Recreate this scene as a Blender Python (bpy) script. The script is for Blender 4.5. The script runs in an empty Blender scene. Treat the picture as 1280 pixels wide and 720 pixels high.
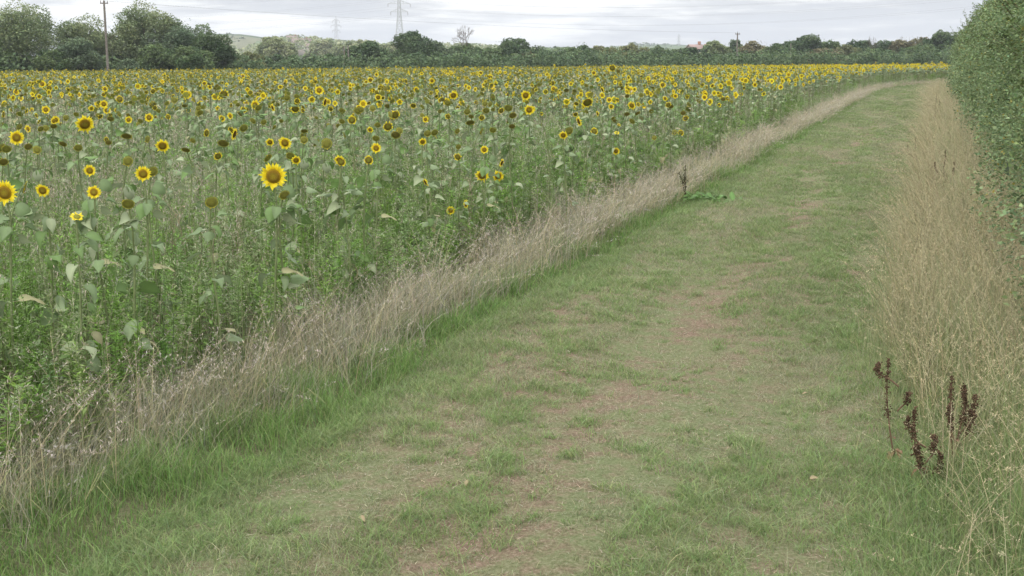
import bpy, math
import numpy as np
rng = np.random.default_rng(11)
R = math.radians
F = 1550.0                     # focal length in photo pixels (1280 wide)
HY = 71.0                      # horizon row
CAMH = 2.4
PITCH = math.atan((360 - HY) / F)
YAW = R(18.7)
CY, SY = math.cos(YAW), math.sin(YAW)
sc = bpy.context.scene
COL = sc.collection

# ------------------------------------------------------------------ terrain
def bend(y):
    y = np.asarray(y, float)
    return np.where(y > 88, (y - 88) ** 2 * 0.0045, 0.0)
def smooth(a, b, x):
    t = np.clip((x - a) / (b - a), 0, 1)
    return t * t * (3 - 2 * t)
def zt(x, y):
    x = np.asarray(x, float); y = np.asarray(y, float)
    u = x - np.minimum(bend(y), 400)
    z = -0.0085 * np.clip(-u - 7, 0, 170)
    near = 1 - smooth(60, 140, np.hypot(x, y))
    z = z + near * (0.025 * np.sin(x * 1.7 + 0.6 * y + 1) + 0.02 * np.sin(0.9 * y - 1.1 * x)
                    + 0.012 * np.sin(2.9 * y + 2.1 * x) + 0.01 * np.sin(5.1 * x - 1.7 * y))
    z = z + near * (-0.05 * np.exp(-((u + 2.2) / 0.45) ** 2) - 0.03 * np.exp(-((u + 0.8) / 0.4) ** 2))
    return z
def noise2(x, y, s, seed=0):
    """cheap smooth value noise in numpy"""
    x = np.asarray(x) / s + seed * 17.3; y = np.asarray(y) / s + seed * 5.7
    xi = np.floor(x).astype(np.int64); yi = np.floor(y).astype(np.int64)
    fx = x - xi; fy = y - yi
    fx = fx * fx * (3 - 2 * fx); fy = fy * fy * (3 - 2 * fy)
    def h(a, b):
        n = (a * 374761393 + b * 668265263 + seed * 2246822519) & 0x7fffffff
        n = ((n ^ (n >> 13)) * 1274126177) & 0x7fffffff
        return ((n ^ (n >> 16)) & 0xffff) / 65535.0
    return (h(xi, yi) * (1 - fx) + h(xi + 1, yi) * fx) * (1 - fy) + (h(xi, yi + 1) * (1 - fx) + h(xi + 1, yi + 1) * fx) * fy
def fbm(x, y, s, seed=0):
    return (noise2(x, y, s, seed) + .5 * noise2(x, y, s / 2.1, seed + 1) + .25 * noise2(x, y, s / 4.3, seed + 2)) / 1.75
def cam2world(right, fwd):
    return right * CY - fwd * SY, right * SY + fwd * CY
def ray(px, py, d):
    """point at horizontal forward distance d seen at photo pixel (px, py) -> x, y, z"""
    dep = PITCH - math.atan((360 - py) / F)
    z = CAMH - d * math.tan(dep)
    ax = d * math.cos(PITCH) + (CAMH - z) * math.sin(PITCH)
    x, y = cam2world((px - 640) / F * ax, d)
    return x, y, z
def on_ground(px, py):
    dep = PITCH - math.atan((360 - py) / F)
    return ray(px, py, CAMH / math.tan(dep))

# ------------------------------------------------------------------ mesh accumulation
class Acc:
    def __init__(s): s.V = []; s.Q = []; s.T = []; s.C = []; s.n = 0
    def add(s, v, q=None, t=None, c=(.5, .5, .5)):
        v = np.asarray(v, float).reshape(-1, 3); m = len(v)
        s.V.append(v)
        c = np.asarray(c, float)
        s.C.append(np.broadcast_to(c, (m, 3)) if c.ndim == 1 else c)
        if q is not None and len(q): s.Q.append(np.asarray(q, np.int64) + s.n)
        if t is not None and len(t): s.T.append(np.asarray(t, np.int64) + s.n)
        s.n += m
    def arrays(s):
        V = np.concatenate(s.V); C = np.concatenate(s.C)
        Q = np.concatenate(s.Q) if s.Q else np.zeros((0, 4), np.int64)
        T = np.concatenate(s.T) if s.T else np.zeros((0, 3), np.int64)
        return V, Q, T, C
    def mesh(s, name, mat, smoothf=False):
        V, Q, T, C = s.arrays()
        me = bpy.data.meshes.new(name)
        me.vertices.add(len(V)); me.vertices.foreach_set('co', V.astype(np.float32).ravel())
        nl = Q.size + T.size; nf = len(Q) + len(T)
        me.loops.add(nl); me.polygons.add(nf)
        me.loops.foreach_set('vertex_index', np.concatenate([Q.ravel(), T.ravel()]).astype(np.int32))
        starts = np.concatenate([np.arange(len(Q)) * 4, len(Q) * 4 + np.arange(len(T)) * 3]).astype(np.int32)
        me.polygons.foreach_set('loop_start', starts)
        me.update(calc_edges=True)
        a = me.attributes.new('Col', 'FLOAT_COLOR', 'POINT')
        a.data.foreach_set('color', np.concatenate([np.clip(C, 0, 1), np.ones((len(C), 1))], 1).astype(np.float32).ravel())
        me.materials.append(mat)
        if smoothf: me.polygons.foreach_set('use_smooth', np.ones(nf, bool))
        return me
    def build(s, name, mat, parent=None, smoothf=False):
        o = bpy.data.objects.new(name, s.mesh(name, mat, smoothf)); COL.objects.link(o)
        if parent: o.parent = parent
        return o
def tag(o, label=None, cat=None, group=None, kind=None):
    if label: o['label'] = label
    if cat: o['category'] = cat
    if group: o['group'] = group
    if kind: o['kind'] = kind
    return o
def empty(name, loc=(0, 0, 0), rz=0.0):
    o = bpy.data.objects.new(name, None); COL.objects.link(o)
    o.location = loc; o.rotation_euler = (0, 0, rz); o.empty_display_size = .2
    return o
def tube(acc, pts, rad, sides=5, c=(.3, .3, .3)):
    pts = np.asarray(pts, float); n = len(pts)
    rad = np.broadcast_to(np.asarray(rad, float), (n,))
    tan = np.gradient(pts, axis=0); tan /= np.linalg.norm(tan, axis=1)[:, None] + 1e-9
    ref = np.array([0, 0, 1.]) if abs(tan[0, 2]) < .9 else np.array([1., 0, 0])
    a = np.cross(tan, ref); a /= np.linalg.norm(a, axis=1)[:, None] + 1e-9
    b = np.cross(tan, a)
    an = np.arange(sides) / sides * 2 * np.pi
    v = pts[:, None] + rad[:, None, None] * (np.cos(an)[None, :, None] * a[:, None] + np.sin(an)[None, :, None] * b[:, None])
    q = []
    for i in range(n - 1):
        for j in range(sides):
            k = (j + 1) % sides
            q.append((i * sides + j, i * sides + k, (i + 1) * sides + k, (i + 1) * sides + j))
    c = np.asarray(c, float)
    if c.ndim == 2: c = np.repeat(c, sides, 0)
    acc.add(v.reshape(-1, 3), q, None, c)
def box(acc, c0, c1, col):
    x0, y0, z0 = c0; x1, y1, z1 = c1
    v = [(x0, y0, z0), (x1, y0, z0), (x1, y1, z0), (x0, y1, z0), (x0, y0, z1), (x1, y0, z1), (x1, y1, z1), (x0, y1, z1)]
    acc.add(v, [(0, 3, 2, 1), (4, 5, 6, 7), (0, 1, 5, 4), (1, 2, 6, 5), (2, 3, 7, 6), (3, 0, 4, 7)], None, col)
def rotm(yaw, tilt=None, tdir=None):
    yaw = np.asarray(yaw, float); N = len(yaw)
    c, s = np.cos(yaw), np.sin(yaw); o = np.zeros(N); i = np.ones(N)
    Rz = np.stack([np.stack([c, -s, o], 1), np.stack([s, c, o], 1), np.stack([o, o, i], 1)], 1)
    if tilt is None: return Rz
    tilt = np.broadcast_to(tilt, (N,)); tdir = np.broadcast_to(tdir, (N,))
    kx, ky = -np.sin(tdir), np.cos(tdir)            # axis so the top falls towards tdir
    ct, st = np.cos(tilt), np.sin(tilt); C1 = 1 - ct
    M = np.stack([np.stack([ct + kx * kx * C1, kx * ky * C1, ky * st], 1),
                  np.stack([kx * ky * C1, ct + ky * ky * C1, -kx * st], 1),
                  np.stack([-ky * st, kx * st, ct], 1)], 1)
    return M @ Rz
def replicate(acc, tmpl, pos, M, scale, cm=None, zs=None):
    V, Q, T, C = tmpl
    N = len(pos)
    if N == 0: return
    scale = np.asarray(scale, float)
    if scale.ndim == 1: scale = scale[:, None].repeat(3, 1)
    v = np.einsum('nij,nkj->nki', M, V[None] * scale[:, None, :]) + np.asarray(pos)[:, None]
    off = (np.arange(N) * len(V))[:, None, None]
    q = (Q[None] + off).reshape(-1, 4) if len(Q) else None
    t = (T[None] + off).reshape(-1, 3) if len(T) else None
    c = np.repeat(C[None], N, 0)
    if cm is not None: c = c * np.asarray(cm)[:, None, :]
    acc.add(v.reshape(-1, 3), q, t, c.reshape(-1, 3))
def blades(acc, x, y, z, h, w, yaw, lean, ldir, droop, c0, c1, seg=3):
    """curved tapering grass blades, all arrays of length N; c0 root colour, c1 tip colour (N,3)"""
    N = len(x)
    t = np.linspace(0, 1, seg + 1)[None]
    hh = h[:, None]
    along = hh * lean[:, None] * t ** 1.8
    cx = x[:, None] + np.cos(ldir)[:, None] * along
    cy = y[:, None] + np.sin(ldir)[:, None] * along
    cz = z[:, None] + hh * (t - droop[:, None] * t ** 3)
    ww = w[:, None] * np.clip(1 - t ** 1.6, .06, 1) * .5
    sx = np.cos(yaw)[:, None] * ww; sy = np.sin(yaw)[:, None] * ww
    v = np.stack([np.stack([cx - sx, cy - sy, cz], 2), np.stack([cx + sx, cy + sy, cz], 2)], 2)   # N,seg+1,2,3
    k = np.arange(seg)
    q1 = np.stack([2 * k, 2 * k + 1, 2 * k + 3, 2 * k + 2], 1)
    q = (q1[None] + (np.arange(N) * (seg + 1) * 2)[:, None, None]).reshape(-1, 4)
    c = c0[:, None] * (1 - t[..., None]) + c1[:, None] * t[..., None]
    c = np.repeat(c[:, :, None], 2, 2)
    acc.add(v.reshape(-1, 3), q, None, c.reshape(-1, 3))
def U(a, b, n): return rng.uniform(a, b, n)
def mixc(a, b, t):
    t = np.asarray(t)[:, None]; return np.asarray(a, float)[None] * (1 - t) + np.asarray(b, float)[None] * t
def jit(n, a=.15):
    m = rng.normal(1, a, n); return np.clip(m, .5, 1.6)[:, None] * np.stack([rng.normal(1, a * .35, n), np.ones(n), rng.normal(1, a * .35, n)], 1)

# ------------------------------------------------------------------ materials
def new_mat(name):
    m = bpy.data.materials.new(name); m.use_nodes = True
    nt = m.node_tree; nt.nodes.clear()
    return m, nt, nt.nodes.new('ShaderNodeOutputMaterial')
def leafy(name, transl=.3, rough=.6, spec=.25, nscale=0, namt=.25):
    m, nt, out = new_mat(name); N = nt.nodes; L = nt.links
    a = N.new('ShaderNodeAttribute'); a.attribute_name = 'Col'
    src = a.outputs['Color']
    if nscale:
        tc = N.new('ShaderNodeTexCoord'); no = N.new('ShaderNodeTexNoise'); no.inputs['Scale'].default_value = nscale
        no.inputs['Detail'].default_value = 4
        L.new(tc.outputs['Object'], no.inputs['Vector'])
        mr = N.new('ShaderNodeMapRange'); mr.inputs['From Min'].default_value = .3; mr.inputs['From Max'].default_value = .7
        mr.inputs['To Min'].default_value = 1 - namt; mr.inputs['To Max'].default_value = 1 + namt
        L.new(no.outputs['Fac'], mr.inputs['Value'])
        mu = N.new('ShaderNodeVectorMath'); mu.operation = 'SCALE'
        L.new(src, mu.inputs[0]); L.new(mr.outputs[0], mu.inputs['Scale']); src = mu.outputs[0]
    p = N.new('ShaderNodeBsdfPrincipled'); p.inputs['Roughness'].default_value = rough
    p.inputs['Specular IOR Level'].default_value = spec
    L.new(src, p.inputs['Base Color'])
    if transl:
        tr = N.new('ShaderNodeBsdfTranslucent'); L.new(src, tr.inputs['Color'])
        mx = N.new('ShaderNodeMixShader'); mx.inputs[0].default_value = transl
        L.new(p.outputs[0], mx.inputs[1]); L.new(tr.outputs[0], mx.inputs[2]); L.new(mx.outputs[0], out.inputs[0])
    else: L.new(p.outputs[0], out.inputs[0])
    return m
M_grass = leafy('grass_blade', .35, .6, .2)
M_dry = leafy('dry_grass', .3, .75, .1)
M_leaf = leafy('leaf', .3, .55, .3)
M_petal = leafy('petal', .4, .6, .15)
M_disc = leafy('seed_disc', 0, .9, .1, 90, .5)
M_stem = leafy('stem', 0, .7, .2, 30, .2)
M_bark = leafy('bark', 0, .9, .1, 12, .35)
M_crown = leafy('tree_leaf', .25, .7, .15)
M_metal = leafy('galvanised_steel', 0, .5, .4)
M_wood = leafy('weathered_wood', 0, .85, .2, 6, .3)
M_wall = leafy('house_wall', 0, .85, .2, 2, .1)

def ramp(nt, src, stops, interp='LINEAR'):
    r = nt.nodes.new('ShaderNodeValToRGB'); cr = r.color_ramp; cr.interpolation = interp
    while len(cr.elements) < len(stops): cr.elements.new(.5)
    for e, (p, c) in zip(cr.elements, stops):
        e.position = p; e.color = (*c, 1)
    nt.links.new(src, r.inputs[0]); return r.outputs[0]
def nz(nt, vec, scale, detail=6, rough=.6):
    n = nt.nodes.new('ShaderNodeTexNoise'); n.inputs['Scale'].default_value = scale
    n.inputs['Detail'].default_value = detail; n.inputs['Roughness'].default_value = rough
    nt.links.new(vec, n.inputs['Vector']); return n.outputs['Fac']
def mixrgb(nt, f, a, b, mode='MIX'):
    m = nt.nodes.new('ShaderNodeMix'); m.data_type = 'RGBA'; m.blend_type = mode
    if isinstance(f, float): m.inputs[0].default_value = f
    else: nt.links.new(f, m.inputs[0])
    for i, s in ((6, a), (7, b)):
        if isinstance(s, tuple): m.inputs[i].default_value = (*s, 1)
        else: nt.links.new(s, m.inputs[i])
    return m.outputs[2]
def mapping(nt, scale):
    tc = nt.nodes.new('ShaderNodeTexCoord'); mp = nt.nodes.new('ShaderNodeMapping'); mp.inputs['Scale'].default_value = scale
    nt.links.new(tc.outputs['Object'], mp.inputs['Vector']); return mp.outputs[0]
def ground_mat(name, is_path):
    m, nt, out = new_mat(name); L = nt.links
    v = mapping(nt, (1, 1, 1)); vl = mapping(nt, (1, .25, 1))
    fine = nz(nt, v, 45, 8, .75); mid = nz(nt, v, 6, 8, .65); big = nz(nt, vl, .8, 5, .6)
    soil = ramp(nt, fine, [(.35, (.10, .07, .05)), (.52, (.215, .155, .11)), (.68, (.35, .275, .205))])
    thatch = ramp(nt, fine, [(.36, (.10, .12, .05)), (.5, (.155, .18, .085)), (.66, (.23, .24, .14))])
    if is_path:
        f = ramp(nt, big, [(.44, (0, 0, 0)), (.60, (1, 1, 1))])
        f2 = ramp(nt, mid, [(.46, (0, 0, 0)), (.60, (1, 1, 1))])
        ff = mixrgb(nt, .5, f, f2)
        tcx = nt.nodes.new('ShaderNodeTexCoord'); sxx = nt.nodes.new('ShaderNodeSeparateXYZ'); L.new(tcx.outputs['Object'], sxx.inputs[0])
        def mth(op, a, b):
            q = nt.nodes.new('ShaderNodeMath'); q.operation = op
            for i, w_ in enumerate((a, b)):
                if isinstance(w_, (int, float)): q.inputs[i].default_value = w_
                else: L.new(w_, q.inputs[i])
            return q.outputs[0]
        dx = mth('ABSOLUTE', mth('ADD', sxx.outputs['X'], 2.0), 0)
        core = mth('SUBTRACT', 1.0, mth('MULTIPLY', dx, 2.3))           # the trodden line along the middle
        wear = nt.nodes.new('ShaderNodeClamp'); L.new(mth('MULTIPLY', mth('ADD', core, mth('ADD', mth('MULTIPLY', mth('SUBTRACT', mid, .5), 3.5), mth('MULTIPLY', mth('SUBTRACT', nz(nt, v, .45, 3), .55), 6.0))), .8), wear.inputs[0])
        ff = mixrgb(nt, wear.outputs[0], ff, (1, 1, 1))
        col = mixrgb(nt, ff, thatch, soil)
    else:
        f = ramp(nt, big, [(.45, (0, 0, 0)), (.8, (.6, .6, .6))])
        under = ramp(nt, fine, [(.3, (.06, .07, .03)), (.7, (.15, .16, .08))])
        col = mixrgb(nt, f, under, soil)
        # beyond the crop: pasture and stubble
        tc = nt.nodes.new('ShaderNodeTexCoord')
        ln = nt.nodes.new('ShaderNodeVectorMath'); ln.operation = 'LENGTH'; L.new(tc.outputs['Object'], ln.inputs[0])
        mr = nt.nodes.new('ShaderNodeMapRange'); mr.inputs['From Min'].default_value = 60; mr.inputs['From Max'].default_value = 300
        L.new(ln.outputs['Value'], mr.inputs['Value'])
        far = ramp(nt, nz(nt, v, .006, 3), [(.4, (.10, .14, .05)), (.6, (.16, .17, .08))])
        col = mixrgb(nt, mr.outputs[0], col, far)
    p = nt.nodes.new('ShaderNodeBsdfPrincipled'); p.inputs['Roughness'].default_value = .95
    p.inputs['Specular IOR Level'].default_value = .1
    L.new(col, p.inputs['Base Color'])
    b = nt.nodes.new('ShaderNodeBump'); b.inputs['Strength'].default_value = .8; b.inputs['Distance'].default_value = .03
    L.new(fine, b.inputs['Height']); L.new(b.outputs[0], p.inputs['Normal'])
    L.new(p.outputs[0], out.inputs[0]); return m
M_ground = ground_mat('field_soil', False); M_path = ground_mat('trodden_path', True)
def hill_mat():
    m, nt, out = new_mat('hill_fields'); L = nt.links
    v = mapping(nt, (1, 1, 1))
    vo = nt.nodes.new('ShaderNodeTexVoronoi'); vo.inputs['Scale'].default_value = .0065; L.new(v, vo.inputs['Vector'])
    sp = nt.nodes.new('ShaderNodeSeparateColor'); L.new(vo.outputs['Color'], sp.inputs[0])
    col = ramp(nt, sp.outputs[0], [(0, (.10, .14, .06)), (.35, (.12, .16, .075)), (.6, (.16, .165, .10)), (.85, (.06, .09, .04)), (1, (.11, .15, .07))], 'CONSTANT')
    n = ramp(nt, nz(nt, v, .05, 5), [(.3, (.75, .75, .75)), (.7, (1.2, 1.2, 1.2))])
    col = mixrgb(nt, 1.0, col, n, 'MULTIPLY')
    p = nt.nodes.new('ShaderNodeBsdfPrincipled'); p.inputs['Roughness'].default_value = 1; p.inputs['Specular IOR Level'].default_value = 0
    L.new(col, p.inputs['Base Color']); L.new(p.outputs[0], out.inputs[0]); return m
M_hill = hill_mat()

# ------------------------------------------------------------------ ground, path, hills
def axis(lo, hi, fine_lo, fine_hi, step, g=1.22):
    a = list(np.arange(fine_lo, fine_hi, step)); s = step; x = a[-1]
    while x < hi: s *= g; x += s; a.append(x)
    s = step; x = a[0]; pre = []
    while x > lo: s *= g; x -= s; pre.append(x)
    return np.array(pre[::-1] + a)
def grid_obj(name, X, Y, Z, mat):
    ny, nx = X.shape
    v = np.stack([X, Y, Z], 2).reshape(-1, 3)
    i = np.arange(ny - 1)[:, None] * nx + np.arange(nx - 1)[None]
    q = np.stack([i, i + 1, i + nx + 1, i + nx], 2).reshape(-1, 4)
    a = Acc(); a.add(v, q, None, (.2, .2, .2)); return a.build(name, mat, None, True)
xs = axis(-3000, 2600, -14, 4, .2); ys = axis(-250, 4200, 2, 30, .2, 1.12)
gx, gy = np.meshgrid(xs, ys)
gz = zt(gx, gy) - .04 * (smooth(-4.0, -3.6, gx - bend(gy)) - smooth(0, .4, gx - bend(gy)))
tag(grid_obj('ground', gx, gy, gz, M_ground), kind='structure')
us = np.linspace(-3.95, .35, 30); vs = axis(-5, 190, 2, 40, .15, 1.08); vs = vs[(vs > -6) & (vs < 185)]
pu, pv = np.meshgrid(us, vs)
px_ = pu + bend(pv)
edge = np.minimum(smooth(-3.95, -3.7, pu), 1 - smooth(.05, .35, pu))
tag(grid_obj('path', px_, pv, zt(px_, pv) + .012 * edge - .06 * (1 - edge), M_path), kind='structure')

def hill(name, prof, d0, d1, d2):
    """prof: list of (px, ytop) silhouettes; ridge at distance d1"""
    pxs = np.linspace(prof[0][0], prof[-1][0], 90)
    yt = np.interp(pxs, [p[0] for p in prof], [p[1] for p in prof])
    yt += (noise2(pxs, pxs * 0, 22, 5) - .5) * 1.6
    ds = np.concatenate([np.linspace(d0, d1, 16), np.linspace(d1, d2, 8)[1:]])
    P, D = np.meshgrid(pxs, ds)
    top = CAMH + (HY - yt)[None] * d1 / F
    s = np.where(D < d1, smooth(d0, d1 * 1.02, D) / smooth(d0, d1 * 1.02, d1), 1 - smooth(d1, d2, D))
    Z = -3 + (top + 3) * s + (noise2(P * 3, D, 120, 3) - .5) * 5 * s * (1 - s) * 2
    X, Y = cam2world((P - 640) / F * D * math.cos(PITCH), D)
    return grid_obj(name, X, Y, Z, M_hill)
tag(hill('hill', [(120, 66), (200, 52), (255, 44), (300, 43.5), (340, 49), (400, 52), (470, 55), (560, 60), (640, 66), (720, 71)], 900, 2000, 3400), kind='structure')
tag(hill('hill', [(640, 71), (690, 61), (740, 60), (780, 57), (820, 56), (880, 58), (950, 61), (1010, 60), (1050, 56), (1100, 58), (1180, 62), (1300, 58), (1420, 71)], 1300, 2600, 4200), kind='structure')

# ------------------------------------------------------------------ templates
def leaf_tmpl(L=.15, W=.11, droop=.5, fold=.15, col=(.1, .15, .07), heart=True):
    ts = np.array([0, .03, .10, .22, .38, .56, .74, .9, 1.0]) if heart else np.array([0, .06, .22, .42, .66, .85, 1.0])
    ws = np.array([.12, .62, .90, 1.0, .92, .70, .42, .17, .01]) if heart else np.array([.1, .4, .8, 1, .75, .4, .01])
    a = 0; pts = []; x = 0; z = 0; prev = 0
    for t in ts:
        x += (t - prev) * L * math.cos(a); z -= (t - prev) * L * math.sin(a); a = droop * 1.6 * t; prev = t
        pts.append((x, z))
    V = []; C = []
    col = np.array(col)
    for (x, z), w in zip(pts, ws):
        hw = w * W / 2
        bk = (.10 * L * max(0, 1 - (x / L) / .3)) if heart else 0
        wv = .06 * L * math.sin(9 * x / L + W * 300)
        V += [(x - bk, -hw, z + fold * hw + wv), (x, 0, z), (x - bk, hw, z + fold * hw - wv * .6)]
        C += [col * 1.0, col * 1.25, col * 1.0]
    Q = []
    for i in range(len(ts) - 1):
        for j in range(2):
            b = i * 3 + j; Q.append((b, b + 1, b + 4, b + 3))
    return np.array(V), np.array(Q), np.zeros((0, 3), int), np.array(C)
def rot_y(V, a):
    c, s = math.cos(a), math.sin(a); return V @ np.array([[c, 0, s], [0, 1, 0], [-s, 0, c]]).T
def rot_z(V, a):
    c, s = math.cos(a), math.sin(a); return V @ np.array([[c, -s, 0], [s, c, 0], [0, 0, 1]]).T

LEAF_COLS = [(.15, .21, .095), (.19, .245, .13), (.13, .21, .065), (.25, .29, .17), (.26, .25, .13)]
# a flower head: local +X is the way it faces, centre at origin
def head_parts(kind, rg, lod=0):
    """returns bracts, petals, disc Acc"""
    br, pe, di = Acc(), Acc(), Acc()
    Rd = .5 * {'B': .54, 'H': .66, 'S': .78, 'D': .80, 'W': .56, 'U': .45}[kind]      # disc radius for unit head diameter
    n = 16 if lod == 0 else 8
    rings = [(0, .10), (.35, .13), (.7, .10), (1.0, .0)] if lod == 0 else [(0, .08), (1.0, .0)]
    prof_c = {'B': [(.26, .21, .02), (.22, .16, .018), (.17, .10, .014), (.34, .24, .015)],
              'W': [(.13, .08, .012), (.10, .06, .012), (.07, .04, .010), (.12, .07, .01)],
              'H': [(.20, .20, .03), (.18, .165, .026), (.13, .10, .018), (.22, .18, .025)],
              'S': [(.26, .26, .05), (.23, .22, .045), (.19, .18, .04), (.27, .29, .07)],
              'D': [(.24, .20, .05), (.22, .18, .046), (.18, .15, .04), (.27, .27, .08)],
              'U': [(.17, .17, .03)] * 4}[kind]
    prev = None; V = []; Q = []; T = []; C = []
    V.append((rings[0][1] * .5, 0, 0)); C.append(prof_c[0])
    for k, (r, h) in enumerate(rings[1:]):
        for j in range(n):
            a = j / n * 2 * math.pi
            V.append((h * .5 + rg.normal(0, .006), Rd * r * math.cos(a), Rd * r * math.sin(a))); C.append(prof_c[k + 1 if lod == 0 else 3])
        b = 1 + k * n
        for j in range(n):
            j2 = (j + 1) % n
            if k == 0: T.append((0, b + j, b + j2))
            else: Q.append((b - n + j, b + j, b + j2, b - n + j2))
    di.add(V, Q, T, C)
    # green back and bracts
    V = [(-.16, 0, 0)]; T = []
    for j in range(n):
        a = j / n * 2 * math.pi; V.append((-.012, Rd * 1.03 * math.cos(a), Rd * 1.03 * math.sin(a)))
    for j in range(n): T.append((0, 1 + (j + 1) % n, 1 + j))
    gc = (.12, .17, .06) if kind != 'D' else (.13, .15, .06)
    br.add(V, None, T, gc)
    nb = 18 if lod == 0 else 6
    for j in range(nb):
        a = (j + rg.uniform(-.2, .2)) / nb * 2 * math.pi; l = Rd * rg.uniform(1.12, 1.42); w = 1.1 / nb
        ca, sa = math.cos(a), math.sin(a); fx = rg.uniform(-.08, .06)
        br.add([(-.03, Rd * .9 * ca - w * .5 * sa, Rd * .9 * sa + w * .5 * ca), (-.03, Rd * .9 * ca + w * .5 * sa, Rd * .9 * sa - w * .5 * ca), (fx, l * ca, l * sa)],
               None, [(0, 1, 2)], np.array(gc) * rg.uniform(.8, 1.3))
    # petals
    if kind in 'SD':          # withered ray bases still ring the disc
        nn = 24; an = np.arange(nn) / nn * 2 * math.pi
        ri = np.stack([an * 0 + .005, Rd * .96 * np.cos(an), Rd * .96 * np.sin(an)], 1); ro = np.stack([an * 0 + .03 + rg.uniform(-.02, .02, nn), Rd * np.cos(an) * rg.uniform(1.03, 1.16, nn), Rd * np.sin(an) * rg.uniform(1.03, 1.16, nn)], 1)
        pe.add(np.concatenate([ri, ro]), [(i, (i + 1) % nn, nn + (i + 1) % nn, nn + i) for i in range(nn)], None, (.40, .38, .07))
    npet = {'B': 34, 'H': 30, 'S': 9, 'D': 5, 'W': 32, 'U': 22}[kind]
    if lod: npet = {'B': 12, 'H': 11, 'S': 3, 'D': 2, 'W': 11, 'U': 8}[kind]
    Lf = {'B': 1.0, 'H': .93, 'S': .97, 'D': .98, 'W': 1.0, 'U': .9}[kind] * .5
    gone = rg.uniform(0, 2 * math.pi)
    for j in range(npet):
        a = (j + rg.uniform(-.35, .35)) / npet * 2 * math.pi
        if kind in 'SD': a = gone + rg.normal(0, .9)
        if kind == 'H' and rg.random() < .15: continue
        l = Lf * rg.uniform(.78, 1.08); w = (.105 if lod == 0 else .26) * rg.uniform(.8, 1.2)
        if kind in 'SD': w *= .8
        ca, sa = math.cos(a), math.sin(a); r0 = Rd * .95; bendx = rg.uniform(-.12, .16)
        if kind == 'W': bendx -= .08
        rm = r0 + (l - r0) * .5
        c0 = np.array((.86, .62, .018)); c1 = np.array((.93, .82, .06))
        if kind in 'SD': c0 = np.array((.50, .36, .03)); c1 = np.array((.62, .50, .06))
        f = rg.uniform(.85, 1.1)
        def P(r, s, x): return (x, r * ca - s * sa, r * sa + s * ca)
        pe.add([P(r0, -w * .3, 0), P(r0, w * .3, 0), P(rm, w * .5, bendx * .35 + .02), P(rm, -w * .5, bendx * .35 + .02), P(l, 0, bendx)],
               [(0, 1, 2, 3)], [(3, 2, 4)], np.array([c0, c0, c0 * .4 + c1 * .6, c0 * .4 + c1 * .6, c1]) * f)
    return br, pe, di
def facing(V, pitch):
    return rot_y(V, pitch)      # positive pitch turns the +X face towards the ground

# plant prototypes for the individual sunflowers
def stem_pts(rg, H, nod, lean):
    """nod: head pitch (rad); the stem hooks forward (+X) near the top"""
    n = 9; t = np.linspace(0, 1, n)
    hook = .02 + .11 * max(0, nod)
    x = lean * t ** 2 + .02 * np.sin(t * 7 + rg.uniform(0, 6)) + hook * smooth(.86, 1, t)
    y = .05 * np.sin(t * 4 + rg.uniform(0, 6)) * t
    z = H * t - .06 * max(0, nod - .5) * smooth(.92, 1, t)
    return np.stack([x, y, z], 1)
def make_sunflower(kind, pitch, H, seed, full, hd, nleaf=None):
    rg = np.random.default_rng(seed)
    e = empty('sunflower')
    sp = stem_pts(rg, H, pitch, rg.uniform(-.06, .08))
    a = Acc(); gcol = np.array((.17, .21, .09)) * rg.uniform(.85, 1.15)
    tube(a, sp, np.linspace(.011, .0065, len(sp)), 6, np.linspace(gcol * .85, gcol * 1.1, len(sp)))
    a.build('stem', M_stem, e, True)
    la = Acc(); nl = nleaf or rg.integers(11, 17); k = 0
    for i in range(nl):
        t = rg.uniform(.28, .93) if i > 2 else rg.uniform(.8, .95)
        p = np.array([np.interp(t, np.linspace(0, 1, len(sp)), sp[:, j]) for j in range(3)])
        size = (.165 - .12 * abs(t - .55)) * rg.uniform(.65, 1.15)
        col = np.array(LEAF_COLS[rg.integers(0, 4 if t > .5 else 5)]) * rg.uniform(.8, 1.2)
        V, Q, T, C = leaf_tmpl(size, size * rg.uniform(.55, .85), rg.uniform(.1, 1.2), rg.uniform(-.5, .9), col)
        pet = rg.uniform(.05, .10); ya = rg.uniform(0, 6.28) if i > 1 else rg.normal(0, 1.3)
        V = V + [pet, 0, pet * .3]
        rl = rg.normal(0, .5); cr_, sr_ = math.cos(rl), math.sin(rl)
        V = V @ np.array([[1, 0, 0], [0, cr_, -sr_], [0, sr_, cr_]]).T
        V = rot_z(rot_y(V, rg.uniform(-.3, .9)), ya) + p
        tgt = la if not full else Acc()
        tube(tgt, [p, p + rot_z(rot_y(np.array([[pet, 0, pet * .3]]), .2), ya)[0]], [.003, .002], 3, col)
        tgt.add(V, Q, None, C)
        if full: tgt.build('leaf', M_leaf, e, True)
    if not full: la.build('leaves', M_leaf, e, True)
    br, pe, di = head_parts(kind, rg)
    h = br.build('flower_head', M_leaf, e)
    h.location = sp[-1] + np.array([.02, 0, 0]); h.rotation_euler = (rg.uniform(0, 6.28) * 0, pitch, 0); h.scale = (hd,) * 3
    if kind in 'SD': h['label'] = 'green backed seed head, its petals nearly all dropped'
    pe.build('petals', M_petal, h); di.build('seed_disc', M_disc, h, True)
    e['hz'] = float(sp[-1][2]); e['hx'] = float(sp[-1][0]); e['hd'] = hd
    return e
def copy_tree(o, parent=None):
    c = o.copy(); COL.objects.link(c)
    if parent:
        c.parent = parent
    for ch in list(o.children): copy_tree(ch, c)
    return c

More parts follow.
